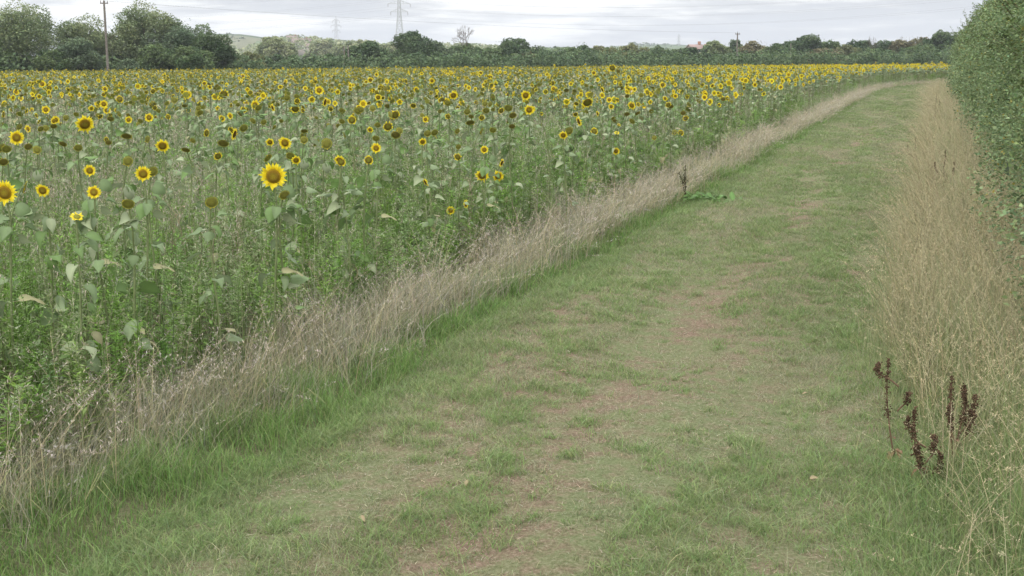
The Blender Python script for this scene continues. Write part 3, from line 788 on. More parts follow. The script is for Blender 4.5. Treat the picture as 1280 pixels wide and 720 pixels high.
blades(A, x, y, zt(x, y), h, U(.002, .004, n) * (1 / r) ** .62, U(0, PI2, n), np.abs(rng.normal(0, 1, n)) * (.2 + .1 * smooth(6, 12, y)), ld, U(0, .4, n), c1 * .75, c1, 4)
print('right grass', n)
tp = [panicle_stem(20 + s, .035, 12, .2 + .1 * (s % 4), (.39, .34, .21), STRAW) for s in range(5)]
m = (rng.random(n) < .11 * smooth(4, 10, y) + .02) & (u + sh > .15)
for i, t_ in enumerate(tp):
    s = np.where(m)[0][i::5]
    replicate(A, t_, np.stack([x[s], y[s], zt(x[s], y[s])], 1), rotm(ld[s], np.abs(rng.normal(0, .18, len(s))), ld[s]),
              np.stack([(1 / r[s]) ** .5, (1 / r[s]) ** .5, U(.65, 1.1, len(s)) * hf[s]], 1), jit(len(s), .12))
tag(A.build('tall_straw_grass', M_dry), 'tall straw-coloured grass standing between the path and the hedge', 'tall grass', kind='stuff')
# --- weeds in the sunflower field
def leafy_weed(seed, col, nleaf, ll, branches=5, topc=None):
    rg = np.random.default_rng(seed); A = Acc()
    sp = np.array([(0, 0, 0), (.015, .01, .4), (.0, .02, .75), (.02, .0, 1.0)])
    tube(A, sp, [.004, .0035, .0025, .0012], 3, np.array(col) * .9)
    def lf(p, an, L, up, c):
        d = np.array([math.cos(an), math.sin(an), up]); s = np.array([-math.sin(an), math.cos(an), 0]) * L * .13
        A.add([p, p + d * L * .5 + s, p + d * L * np.array([1, 1, .8]), p + d * L * .5 - s], [(0, 1, 2, 3)], None, c)
    for k in range(nleaf):
        t = rg.uniform(.12, 1.0); p = np.array([np.interp(t, [0, .4, .75, 1], sp[:, j]) for j in range(3)])
        lf(p, rg.uniform(0, PI2), ll * rg.uniform(.6, 1.2) * (1.25 - .6 * t), rg.uniform(-.2, .9), np.array(col) * rg.uniform(.75, 1.3))
    for b in range(branches):
        t = rg.uniform(.45, .95); p = np.array([0.01, 0, t]); an = rg.uniform(0, PI2); e = p + np.array([math.cos(an) * .08, math.sin(an) * .08, .14])
        A.add([p, p + [.003, .003, 0], e], None, [(0, 1, 2)], col)
        for k in range(4):
            lf(p + (e - p) * rg.uniform(.4, 1), rg.uniform(0, PI2), ll * .5, rg.uniform(0, 1.2), np.array(topc if topc is not None else col) * rg.uniform(.8, 1.2))
    return A.arrays()
A = Acc()
wx, wy, wd, wr, wpx = scatter_field(46, 5.5, 120, 1.15, .1, 11.)
kx = fbm(wx, wy, 1.6, 91); edge_d = -(wx - bend(wy)) - 4.85
green = [leafy_weed(s, (.16, .285, .05), 46, .085) for s in (1, 2, 3)] + [leafy_weed(s, (.21, .30, .11), 34, .065, 8, (.30, .32, .19)) for s in (4, 5, 6)]
brown = [leafy_weed(s, (.28, .25, .16), 16, .05, 9, (.34, .28, .21)) for s in (7, 8)]
isg = rng.random(len(wx)) < np.clip(.98 - .03 * edge_d + .9 * (kx - .5) - np.clip(wd - 20, 0, 40) * .006, .22, .95)
for i, t_ in enumerate(green):
    s = np.where(isg)[0][i::6]; sc_ = (1 / wr[s]) ** .42
    hz = U(.5, 1.15, len(s)) * (.75 + .45 * kx[s]) * np.clip(.75 + edge_d[s] * .15, .7, 1.05)
    replicate(A, t_, np.stack([wx[s], wy[s], zt(wx[s], wy[s])], 1), rotm(U(0, PI2, len(s)), np.abs(rng.normal(0, .12, len(s))), U(0, PI2, len(s))), np.stack([sc_ * 1.1, sc_ * 1.1, hz], 1), jit(len(s), .16))
for i, t_ in enumerate(brown):
    s = np.where(~isg)[0][i::6]; sc_ = (1 / wr[s]) ** .42
    replicate(A, t_, np.stack([wx[s], wy[s], zt(wx[s], wy[s])], 1), rotm(U(0, PI2, len(s)), np.abs(rng.normal(0, .1, len(s))), U(0, PI2, len(s))), np.stack([sc_ * 1.2, sc_ * 1.2, U(.7, 1.2, len(s))], 1), jit(len(s), .14))
print('weeds', len(wx))
tag(A.build('field_weeds', M_grass), 'dense leafy green and brown weeds growing between the sunflowers', 'weeds', kind='stuff')
A = Acc()
gx_, gy_, gd_, gr_, _ = scatter_field(115, 5.5, 110, 1.25, 0, 10.)
tp = [panicle_stem(40 + s, .045, 10, .1 + .1 * (s % 4), (.42, .365, .30), (.31, .33, .19), 2, (.22, .30, .12)) for s in range(6)]
dn = fbm(gx_, gy_, 1.4, 95); k = rng.random(len(gx_)) < np.clip(dn * 1.7 - .1, .2, 1); gx_, gy_, gd_, gr_, dn = gx_[k], gy_[k], gd_[k], gr_[k], dn[k]
k = rng.random(len(gx_)) < .38 + .62 * smooth(.8, 4.0, -(gx_ - bend(gy_)) - 4.85); gx_, gy_, gd_, gr_, dn = gx_[k], gy_[k], gd_[k], gr_[k], dn[k]
for i, t_ in enumerate(tp):
    s = np.arange(len(gx_))[i::6]; sc_ = (1 / gr_[s]) ** .55; td = U(0, PI2, len(s))
    replicate(A, t_, np.stack([gx_[s], gy_[s], zt(gx_[s], gy_[s])], 1), rotm(td, np.abs(rng.normal(0, .13, len(s))), td), np.stack([sc_, sc_, U(.75, 1.35, len(s)) * (.85 + .3 * dn[s])], 1), jit(len(s), .14))
print('field grass', len(gx_))
tag(A.build('field_grass', M_dry), 'thin mauve-brown seeding grass stems standing among the sunflowers', 'wild grass', kind='stuff')

# ------------------------------------------------------------------ dock plants
def dock(name, label, px, py, H, spikes, seed, lean=0., small=False):
    rg = np.random.default_rng(seed); x, y, z = on_ground(px, py)
    e = empty(name, (x, y, float(zt(x, y)))); tag(e, label, 'dock plant', 'dead brown dock plants in the verge grass')
    col = np.array((.085, .055, .034))
    S = Acc(); right = np.array([CY, SY, 0])
    stems = []
    for (dx, hf, t0) in spikes:
        base = right * 0; p0 = np.array([0, 0, 0]) if t0 == 0 else right * lean * t0 + np.array([0, 0, H * t0])
        tip = right * (lean + dx) + np.array([rg.uniform(-.03, .03), rg.uniform(-.05, .05), H * hf])
        ts = np.linspace(0, 1, 7)[:, None]
        mid = p0 * (1 - ts) + tip * ts + right * (dx * .35 * np.sin(ts * math.pi)) + rg.normal(0, .006, (7, 3)) * (ts > 0)
        tube(S, mid, np.linspace(.006, .0025, 7), 5, col * 1.6); stems.append(mid)
    S.build('stem', M_stem, e)
    WL = Acc()
    for k in range(6):
        sz = rg.uniform(.07, .13); V, Q, T, C = leaf_tmpl(sz, sz * .3, rg.uniform(.6, 1.3), .5, np.array((.17, .10, .055)) * rg.uniform(.7, 1.3), False)
        WL.add(rot_z(rot_y(V, rg.uniform(-.9, .2)), rg.uniform(0, 6.28)) + np.array([0, 0, rg.uniform(.02, .30) * H]), Q, None, C)
    WL.build('withered_leaves', M_leaf, e)
    for mid in stems:
        D = Acc(); n = 60 if small else 230
        for k in range(n):
            t = rg.uniform(.42, 1.0) if len(stems) > 1 else rg.uniform(.3, 1.0)
            if math.sin(t * 38 + seed) < -.8 and t < .85: continue
            p = np.array([np.interp(t * 6, np.arange(7), mid[:, j]) for j in range(3)]) + rg.normal(0, .013 * (1.45 - t), 3)
            q = rg.normal(0, 1, 3); q /= np.linalg.norm(q); w = np.cross(q, rg.normal(0, 1, 3)); w /= np.linalg.norm(w)
            s = rg.uniform(.0035, .008); nn = np.cross(q, w)
            v = [p + q * s, p + w * s, p - q * s, p - w * s, p + nn * s * .6, p - nn * s * .6]
            D.add(v, None, [(0, 1, 4), (1, 2, 4), (2, 3, 4), (3, 0, 4), (1, 0, 5), (2, 1, 5), (3, 2, 5), (0, 3, 5)], col * rg.uniform(.6, 1.6))
        D.build('seed_spike', M_bark, e)
    return e
dock('dock_plant', 'tallest thin dark brown dock stalk, bent at the top, leftmost of the three', 1118, 573, .62, [(-.07, 1.0, 0), (-.15, .97, .75), (.05, .72, .5)], 1, 0.)
dock('dock_plant', 'curled rusty dock plant with twisted stalks, lowest and middle of the three', 1154, 610, .48, [(-.06, 1.0, 0), (.07, .45, 0), (-.04, .55, .1), (.05, .62, .3), (-.10, .88, .5)], 2, 0.)
dock('dock_plant', 'bushy dark brown dock plant with several upright spikes, rightmost of the three', 1192, 585, .56, [(-.02, 1.0, 0), (.05, .86, .25), (.12, .80, .3), (.02, .9, .2), (.085, .62, .2), (-.05, .7, .3)], 3, .0)
dock('dock_plant', 'slender brown dock stalk far up the verge beside the hedge', 1183, 262, .95, [(-.10, 1.0, 0), (.1, .8, .4), (-.25, .8, .5)], 4, 0.)
dock('dock_plant', 'second slender brown dock stalk far up the verge, closer to the path', 1146, 218, .8, [(-.08, 1.0, 0), (-.2, .8, .4)], 5, 0., True)
dock('dock_plant', 'faint brown dock stalk where the verge narrows far up the path', 1168, 160, 1.2, [(.0, 1.0, 0), (.12, .8, .4)], 6, 0., True)
# dark low weed with a green clump at the path's left edge
x0, y0, _ = on_ground(857, 252); e = empty('verge_weed', (x0, y0, float(zt(x0, y0)))); e.scale = (1.5, 1.5, 1.5); tag(e, "small dark ragged weed with bright green leaves at the path's left edge", 'weed')
A = Acc(); rg = np.random.default_rng(5)
for k in range(70):
    s = rg.uniform(.08, .16); V, Q, T, C = leaf_tmpl(s, s * .45, rg.uniform(.3, 1), .2, np.array((.10, .19, .05)) * rg.uniform(.8, 1.2), False)
    A.add(rot_z(rot_y(V, rg.uniform(-1, 0)), rg.uniform(0, 6.28)) + np.array([rg.normal(.18, .22), rg.normal(0, .12), .02]), Q, None, C)
A.build('leaves', M_leaf, e)
A = Acc()
for k in range(4):
    tip = np.array([rg.uniform(-.3, .05), rg.uniform(-.1, .1), rg.uniform(.25, .42)]); tube(A, [np.zeros(3), tip * .5 + [0, 0, .05], tip], [.007, .005, .003], 4, (.06, .05, .03))
    for j in range(14):
        p = tip * rg.uniform(.5, 1); s = rg.uniform(.02, .05); V, Q, T, C = leaf_tmpl(s, s * .5, .8, .3, (.07, .075, .035), False); A.add(rot_z(V, rg.uniform(0, 6.28)) + p, Q, None, C)
A.build('stalks', M_bark, e)

# ------------------------------------------------------------------ hedge on the right
hd = empty('hedge', (1.9, 17, 0)); tag(hd, 'tall dense leafy green hedge running along the right side of the path', 'hedge')
A = Acc(); B = Acc(); BR = Acc()
def hedge_surface(v, t, seed=0):
    """v along, t 0..1 around the section from left foot over the top; returns x,y,z, outward normal"""
    Hh = 3.7 + .8 * (noise2(v, v * 0, 3.1, 7) - .5) + .5 * (noise2(v, v * 0, 9, 8) - .5)
    ang = t * math.pi
    bx = 1.25 * (1 - .55 * np.cos(ang) * 0)
    bul = .5 * (fbm(v, t * 6, 1.2, 11) - .5) * 2 + .3 * (noise2(v, t * 9, .5, 12) - .5) * 2
    # section: superellipse half-width 1.1 centred u=2.6
    c, s = np.cos(ang), np.sin(ang)
    ex = -np.sign(c) * np.abs(c) ** .55 * (1.15 + bul); ez = np.abs(s) ** .6 * (Hh + bul * .9)
    return 2.12 + ex, v, ez, -c, s
nL = 230000
vv = np.linspace(9, 135, 600); rr = np.minimum(1, (18 / vv) ** 1.25); cdf = np.cumsum(rr); cdf /= cdf[-1]
v = np.interp(rng.random(nL), cdf, vv); r = np.minimum(1, (18 / v) ** 1.25)
t = rng.beta(1.15, 1.7, nL) * .8
uu, v2, zz, nxn, nzn = hedge_surface(v, t)
dep = np.abs(rng.normal(0, .16, nL)) * np.where(rng.random(nL) < .85, 1, 2.5) - .06
uu = uu - nxn * dep; zz = np.maximum(zz - nzn * dep, .05)
x = uu + bend(v2); P = np.stack([x, v2 + U(-.1, .1, nL), zz + zt(x, v2)], 1)
ls = U(.013, .032, nL) * (1 / r) ** .36
LQ = (np.array([(0, 0, 0), (.45, -.32, .08), (1, 0, -.05), (.45, .32, .08)]), np.array([(0, 1, 2, 3)]), np.zeros((0, 3), int), np.ones((4, 3)))
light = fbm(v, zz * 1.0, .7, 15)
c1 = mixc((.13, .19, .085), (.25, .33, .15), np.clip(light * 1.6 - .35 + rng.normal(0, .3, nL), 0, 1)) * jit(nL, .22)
yl = rng.random(nL) < .03; c1[yl] = np.array((.30, .27, .07)) * jit(int(yl.sum()), .2)
M = rotm(math.pi + rng.normal(0, 1.2, nL), rng.normal(.3, .7, nL), U(0, PI2, nL))
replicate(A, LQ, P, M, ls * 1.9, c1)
# inner mass so the hedge is not see-through
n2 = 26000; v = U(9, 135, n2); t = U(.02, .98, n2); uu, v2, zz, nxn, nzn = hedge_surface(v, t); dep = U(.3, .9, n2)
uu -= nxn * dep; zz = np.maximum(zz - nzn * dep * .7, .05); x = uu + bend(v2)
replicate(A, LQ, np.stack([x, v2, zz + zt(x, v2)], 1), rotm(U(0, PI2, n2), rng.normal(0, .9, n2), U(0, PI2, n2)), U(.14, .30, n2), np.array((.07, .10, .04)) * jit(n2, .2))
# sprigs poking out
rg = np.random.default_rng(77)
for k in range(420):
    v0 = 14 + 60 * rg.random() ** 1.5; tt = rg.uniform(.12, .62)
    u_, _, z_, nx_, nz_ = [float(q) for q in hedge_surface(np.array([v0]), np.array([tt]))]
    L = rg.uniform(.2, .75); d = np.array([nx_ * 1.0, rg.normal(0, .5), nz_ + rg.uniform(.1, .8)]); d /= np.linalg.norm(d)
    p0 = np.array([u_ + float(bend(v0)) - nx_ * .15, v0, z_ - .1 * nz_]); 
    pts = [p0 + d * L * 1.3 * s + np.array([0, 0, -.12 * s * s * L]) for s in (0, .4, .7, 1)]
    tube(BR, pts, [.006, .005, .003, .002], 4, (.12, .09, .06))
    nn = int(14 + 30 * L); s_ = rg.uniform(.15, 1, nn)
    PP = p0[None] + d[None] * L * 1.3 * s_[:, None] + rg.normal(0, .02, (nn, 3))
    cc = np.array((.125, .175, .06)) * jit(nn, .2)
    replicate(A, LQ, PP, rotm(rg.uniform(0, PI2, nn), rg.normal(.2, .6, nn), rg.uniform(0, PI2, nn)), rg.uniform(.04, .08, nn), cc)
A.build('foliage', M_leaf, hd); 
for k in range(140):      # main stems inside
    v0 = 10 + 100 * rg.random(); u0 = rg.uniform(1.9, 3.2); x = u0 + float(bend(v0)); z0 = float(zt(x, v0))
    tube(BR, [(x, v0, z0 - .05), (x + rg.normal(0, .15), v0 + rg.normal(0, .15), z0 + 1.4), (x + rg.normal(0, .4), v0 + rg.normal(0, .4), z0 + 3.0)], [.05, .03, .01], 5, (.12, .095, .07))
BR.build('branches', M_bark, hd)['kind'] = 'stuff'
# red hips in small clusters
HB = Acc(); ico = Acc()
for (px, py) in [(1273, 183), (1262, 188), (1258, 150), (1276, 186), (1268, 216)]:
    for k in range(4):
        v0 = {1273: 20, 1262: 23, 1258: 24, 1276: 20, 1268: 22}[px]
        u_ = None
        x, y, z = ray(px, py, v0); 
        # move to the hedge face
        tt = .28; u_, _, z_, nx_, nz_ = [float(q) for q in hedge_surface(np.array([y]), np.array([tt]))]
        c = np.array([u_ - .04 + rg.normal(0, .03), y + rg.normal(0, .04), z + rg.normal(0, .03)]); s = .009
        vv_ = [c + [s, 0, 0], c - [s, 0, 0], c + [0, s, 0], c - [0, s, 0], c + [0, 0, s * 1.2], c - [0, 0, s * 1.2]]
        HB.add(vv_, None, [(0, 2, 4), (2, 1, 4), (1, 3, 4), (3, 0, 4), (2, 0, 5), (1, 2, 5), (3, 1, 5), (0, 3, 5)], (.5, .06, .03))
h_ = HB.build('rose_hips', M_stem, hd); h_['kind'] = 'stuff'
for ch in hd.children:
    ch.matrix_parent_inverse = hd.matrix_world.inverted() if False else ch.matrix_parent_inverse
# children were built in world coordinates: shift their meshes to the hedge's own origin
import mathutils
for ch in hd.children: ch.data.transform(mathutils.Matrix.Translation((-1.9, -17, 0)))

# ------------------------------------------------------------------ trees
LQ2 = (np.array([(-.5, -.35, 0), (.5, -.25, .06), (.4, .4, 0), (-.3, .45, .08)]), np.array([(0, 1, 2, 3)]), np.zeros((0, 3), int), np.ones((4, 3)))
TC = {'willow': ((.15, .205, .10), (.26, .30, .15)), 'dark': ((.065, .11, .05), (.12, .17, .075)), 'mid': ((.09, .145, .06), (.16, .215, .09)),
      'olive': ((.15, .17, .075), (.25, .26, .12)), 'pale': ((.22, .27, .13), (.34, .36, .19)), 'autumn': ((.15, .145, .075), (.24, .22, .12)), 'blue': ((.11, .16, .09), (.18, .235, .13))}
def tree(name, label, px, wpx, ytop, D, kind, seed, cat='tree', crown_from=.08, shape=.5, nlobe=None, group='trees and bushes beyond the sunflower field'):
    rg = np.random.default_rng(seed)
    x, y, _ = ray(px, HY, D); z0 = float(zt(x, y)); top = CAMH + (HY - ytop) * D / F; H = top - z0; Rw = wpx * (.60 if D < 200 else .70) * D / F
    e = empty(name, (x, y, z0)); tag(e, label, cat, group)
    c0, c1 = [np.array(c) for c in TC[kind]]
    nl = nlobe or int(16 + Rw * 4)
    L = Acc(); px1 = D / F             # metres per photo pixel
    cz = H * (crown_from + 1) / 2; hzr = H * (1 - crown_from) / 2
    cs = px1 * 1.55
    for k in range(nl):
        while True:
            q = rg.uniform(-1, 1, 3)
            if (q ** 2).sum() < 1 and (q ** 2).sum() > .12: break
        lr = rg.uniform(.26, .42) * min(Rw, hzr * 1.15)
        wz = 1 - .2 * max(q[2], 0)
        c = np.array([q[0] * (Rw - lr * .75) * wz, q[1] * Rw * .7, cz + q[2] * (hzr - lr * .6)])
        n = int(min(900, max(110, 6.5 * lr * lr * 12.5 / (cs * cs) * .42)))
        d = rg.normal(0, 1, (n, 3)); d /= np.linalg.norm(d, axis=1)[:, None]
        rad = lr * rg.uniform(.55, 1.05, n) ** .6 * (1 + .22 * np.sin(d[:, 0] * 5 + k) * np.cos(d[:, 2] * 6 + k * 2))
        P = c[None] + d * rad[:, None] * np.array([1, 1, .82]); P[:, 2] = np.maximum(P[:, 2], .1)
        col = (c0 + (c1 - c0) * rg.uniform(0, 1)) * jit(n, .16)
        replicate(L, LQ2, P, rotm(rg.uniform(0, PI2, n), rg.uniform(-1.3, 1.3, n), rg.uniform(0, PI2, n)), rg.uniform(.6, 1.5, n) * cs, col)
    # stray twigs at the outline
    n = int(60 + 6 * Rw * 3); d = rg.normal(0, 1, (n, 3)); d[:, 2] = np.abs(d[:, 2]); d /= np.linalg.norm(d, axis=1)[:, None]
    P = np.array([0, 0, cz])[None] + d * np.array([Rw * .9, Rw * .7, hzr * .98]) * rg.uniform(.85, 1.03, n)[:, None]
    replicate(L, LQ2, P, rotm(rg.uniform(0, PI2, n), rg.uniform(-1.3, 1.3, n), rg.uniform(0, PI2, n)), rg.uniform(.4, 1.0, n) * cs, (c0 + c1) / 2 * jit(n, .2))
    L.build('crown', M_crown, e)
    T = Acc(); tr = .035 * H + .05
    tube(T, [(0, 0, -.2), (rg.normal(0, .1), 0, H * .25), (rg.normal(0, .3), rg.normal(0, .2), H * .5), (rg.normal(0, .4), 0, H * .8)], [tr, tr * .8, tr * .5, tr * .15], 7, (.13, .11, .085))
    for k in range(7):
        a = rg.uniform(0, PI2); l = Rw * rg.uniform(.5, .85); zb = H * rg.uniform(.15, .5)
        tube(T, [(0, 0, zb), (math.cos(a) * l * .5, math.sin(a) * l * .4, zb + H * .12), (math.cos(a) * l, math.sin(a) * l * .7, zb + H * .28)], [tr * .45, tr * .3, tr * .08], 5, (.13, .11, .085))
    T.build('trunk', M_bark, e)
    return e
TREES = [
 # big willows on the left
 ('willow_tree', 'tall broad willow cut by the left edge of the photo, sky showing through a gap', 26, 96, 1, 170, 'willow', 1),
 ('willow_tree', 'willow with an olive crown just left of the tall wooden pole', 108, 80, 21, 178, 'willow', 2),
 ('willow_tree', 'highest round willow just right of the tall wooden pole', 180, 92, 6, 182, 'willow', 3),
 ('willow_tree', 'willow with a small pointed top, right shoulder of the willow clump', 226, 80, 20, 180, 'blue', 4),
 ('tree', 'dark green tree at the right end of the willow clump', 264, 54, 39, 176, 'dark', 5),
 ('bush', 'grey-green shrub low in front of the willow left of the pole', 98, 50, 48, 168, 'blue', 6),
 ('bush', 'small round pale willow bush at the foot of the willows, right of the pole', 160, 26, 73, 163, 'blue', 7),
 ('bush', 'dark bush under the willows, left of the pole', 62, 54, 62, 166, 'mid', 8),
 ('bush', 'dark green bush filling under the highest willow', 196, 56, 55, 170, 'mid', 9),
 ('bush', 'wide dark bush at the foot of the right willows', 240, 54, 58, 167, 'mid', 10),
 ('bush', 'bush under the leftmost willow at the photo edge', 8, 44, 58, 166, 'mid', 11),
 # middle
 ('bush', 'low yellow-green bush right of the willow clump', 304, 44, 66, 215, 'olive', 12),
 ('tree', 'pale yellow-green rounded tree behind the low hedge, left middle', 344, 46, 47, 420, 'pale', 13),
 ('bush', 'long dark bush, first in the hedge line right of the yellow-green one', 352, 60, 69, 230, 'dark', 14),
 ('bush', 'dark bush left of the short double post', 402, 62, 70, 232, 'dark', 15),
 ('tree', 'pale green tree on the slope above the dark hedge, left of the thin pylon', 405, 40, 50, 600, 'pale', 16),
 ('tree', 'pale green tree behind the rounded dark bush with the double post', 452, 56, 50, 520, 'pale', 17),
 ('bush', 'rounded dark bush right beside the double post', 459, 46, 53, 228, 'dark', 18),
 ('tree', 'pale far tree in the gap between two dark bushes', 486, 40, 56, 480, 'pale', 19),
 ('tree', 'dark square tree below the large pylon', 512, 50, 40, 235, 'dark', 20),
 ('bush', 'blue-green bush touching the right side of the dark square tree', 547, 44, 54, 240, 'blue', 21),
 ('tree', 'green tree below the bare tree', 582, 48, 54, 262, 'mid', 22),
 ('bush', 'dark bush in front of the bare tree', 578, 56, 62, 238, 'dark', 23),
 ('tree', 'dark domed tree with a ragged side, right of the bare tree', 642, 54, 45, 240, 'dark', 24),
 ('bush', 'reddish-brown bush at the foot of the dark domed tree', 656, 30, 66, 236, 'autumn', 25),
 ('bush', 'dark green hedge bush between bare tree and domed tree', 615, 40, 60, 238, 'mid', 26),
 ('bush', 'dark low bush right of the domed tree', 690, 48, 60, 250, 'dark', 27),
 ('tree', 'small pointed conifer-like tree rising over the hedge line', 727, 18, 52, 262, 'dark', 28),
 ('bush', 'mid green bush under the small pointed tree', 724, 46, 60, 255, 'mid', 29),
 ('bush', 'olive bush right of the small pointed tree', 757, 44, 59, 262, 'olive', 30),
 ('tree', 'small round tree in the hedge line below the wooded hill', 792, 40, 56, 268, 'olive', 31),
 ('bush', 'dark bush below the wooded hill', 826, 44, 61, 264, 'dark', 32),
 ('bush', 'dark bush left of the pink house', 858, 40, 62, 270, 'dark', 33),
 ('bush', 'low dark bush in front of the pink house', 880, 30, 66.5, 264, 'dark', 34),
 ('tree', 'rounded grey-green tree right of the pink house', 894, 32, 52, 290, 'willow', 35),
 ('tree', 'round-topped green tree behind the pole right of the house', 920, 26, 50, 295, 'blue', 36),
 ('tree', 'brownish green tree right of the pole', 944, 40, 50, 285, 'autumn', 37),
 ('bush', 'dark bush joining the trees near the pole', 925, 60, 66, 275, 'dark', 38),
 ('bush', 'mid green bush at the left foot of the wide treetops', 968, 40, 58, 280, 'mid', 39),
 ('tree', 'broad dark tree with a flat double top in the right treeline', 1006, 56, 45, 290, 'dark', 40),
 ('tree', 'narrow green tree next to the broad flat-topped one', 1036, 26, 49, 300, 'mid', 41),
 ('bush', 'reddish-brown bush below the broad flat-topped tree', 1030, 50, 62, 284, 'autumn', 42),
 ('bush', 'low green bush in the dip of the right treeline', 1056, 36, 58, 288, 'olive', 43),
 ('tree', 'rounded dark tree right of the dip in the treeline', 1073, 32, 49, 300, 'dark', 44),
 ('tree', 'dark tree with a thin twig top in the right treeline', 1104, 44, 50, 300, 'dark', 45),
 ('bush', 'green bush before the twig-topped tree', 1092, 56, 62, 285, 'mid', 46),
 ('tree', 'brownish oak rising toward the right end of the treeline', 1142, 50, 45, 295, 'autumn', 47),
 ('bush', 'bright dark-green bush under the brownish oak', 1150, 60, 58, 280, 'mid', 48),
 ('tree', 'highest dark tree of the right treeline, close to the hedge', 1182, 48, 37, 290, 'dark', 49),
 ('tree', 'dark tree partly hidden behind the hedge end', 1212, 50, 40, 285, 'mid', 50),
]
for t_ in TREES:
    nm, lb, px, w, yt, D, kd, sd = t_
    if nm == 'bush' and D > 200: yt -= 2.5
    tree(nm, lb, px, w, yt, D, kd, sd, cat=('bush' if nm == 'bush' else 'tree'), crown_from=.0 if nm == 'bush' or D > 200 else .03)
def bare_tree(label, px, wpx, ytop, D, seed):
    rg = np.random.default_rng(seed); x, y, _ = ray(px, HY, D); z0 = float(zt(x, y)); H = CAMH + (HY - ytop) * D / F - z0
    e = empty('bare_tree', (x, y, z0)); tag(e, label, 'tree', 'trees and bushes beyond the sunflower field')
    T = Acc(); W = Acc(); Rw = wpx / 2 * D / F
    def grow(p, d, l, r, lev):
        p = p - d * min(.12, l * .1); q = p + d * l; m = (p + q) / 2 + rg.normal(0, l * .03, 3)
        tube(T if lev < 2 else W, [p, m, q], [r, r * .8, r * .6], 4, (.15, .125, .11))
        if lev < 5:
            for k in range(3 if lev < 4 else 4):
                nd = d + rg.normal(0, .55, 3) + np.array([0, 0, .12]); nd[1] *= .8; nd /= np.linalg.norm(nd)
                grow(q, nd, l * rg.uniform(.55, .78), r * .58, lev + 1)
    grow(np.zeros(3), np.array([0, 0, 1.]), H * .32, .16, 0)
    V, Q, _, C = T.arrays(); V2 = W.arrays()[0]; k = H / max(V2[:, 2].max(), .1); kx = Rw / max(abs(V2[:, 0]).max(), .1)
    T.V = [v * [kx, kx, k] for v in T.V]; W.V = [v * [kx, kx, k] for v in W.V]
    T.V += W.V; T.C += W.C; T.Q += [q + T.n for q in W.Q]; T.n += W.n; T.build('branches', M_bark, e)
bare_tree('leafless grey tree with spreading twigs above the hedge line, right of the large pylon', 583, 40, 32, 262, 3)
bare_tree('thin bare twigs standing up over the right treeline, left of the twig-topped tree', 1090, 14, 43, 296, 5)
bare_tree('slanting bare twigs over the right treeline beside the brownish oak', 1124, 18, 45, 297, 6)

# far woods as masses on the hills
def far_wood(name, label, prof, D, depth, kind, seed, dens=1.0, hmin=6, cs=2.4):
    rg = np.random.default_rng(seed); A = Acc(); c0, c1 = [np.array(c) for c in TC[kind]]
    x0, x1 = prof[0][0], prof[-1][0]; n = int((x1 - x0) / 5.0 * depth * dens)
    for k in range(n):
        px = rg.uniform(x0, x1); f = rg.random(); DD = D * (1 - .22 * f)
        yt = np.interp(px, [p[0] for p in prof], [p[1] for p in prof]) + f * rg.uniform(4, 14); yb = yt + hmin * F / DD * .9
        r = rg.uniform(4, 8) * DD / 1800; zc = CAMH + (HY - yt) * DD / F - r
        x, y = cam2world((px - 640) / F * DD, DD); m = 60
        d = rg.normal(0, 1, (m, 3)); d /= np.linalg.norm(d, axis=1)[:, None]
        P = np.array([x, y, zc]) + d * r * np.array([1.2, 1.2, 1]); col = (c0 + (c1 - c0) * rg.random()) * jit(m, .12)
        replicate(A, LQ2, P, rotm(rg.uniform(0, PI2, m), rg.uniform(-1, 1, m), rg.uniform(0, PI2, m)), rg.uniform(.6, 1.3, m) * r * .55, col)
    tag(A.build(name, M_crown), label, 'woodland', kind='stuff')
far_wood('far_woodland', 'dark wood along the crest of the far hill on the left', [(262, 43), (300, 42), (322, 46), (332, 51)], 1950, 1.6, 'dark', 1)
far_wood('far_woodland', 'pale hedges and trees covering the far slope behind the large pylon', [(270, 58), (330, 54), (352, 46), (375, 44), (392, 45), (430, 50), (480, 52), (550, 52), (605, 55), (700, 61)], 1150, 4, 'pale', 2)
far_wood('far_woodland', 'dark wood on the far hill above the pink house', [(785, 53), (800, 53), (825, 55), (870, 56), (900, 59), (960, 62)], 2500, 2.5, 'blue', 3)
far_wood('far_woodland', 'low far treeline behind the middle hedge', [(640, 62), (690, 58), (715, 59), (790, 60), (900, 63), (1000, 60), (1080, 60), (1200, 60)], 700, 5, 'mid', 4)
far_wood('far_woodland', 'small green copse on the slope among the far houses', [(345, 46), (372, 43), (398, 50)], 1350, 3, 'dark', 6)
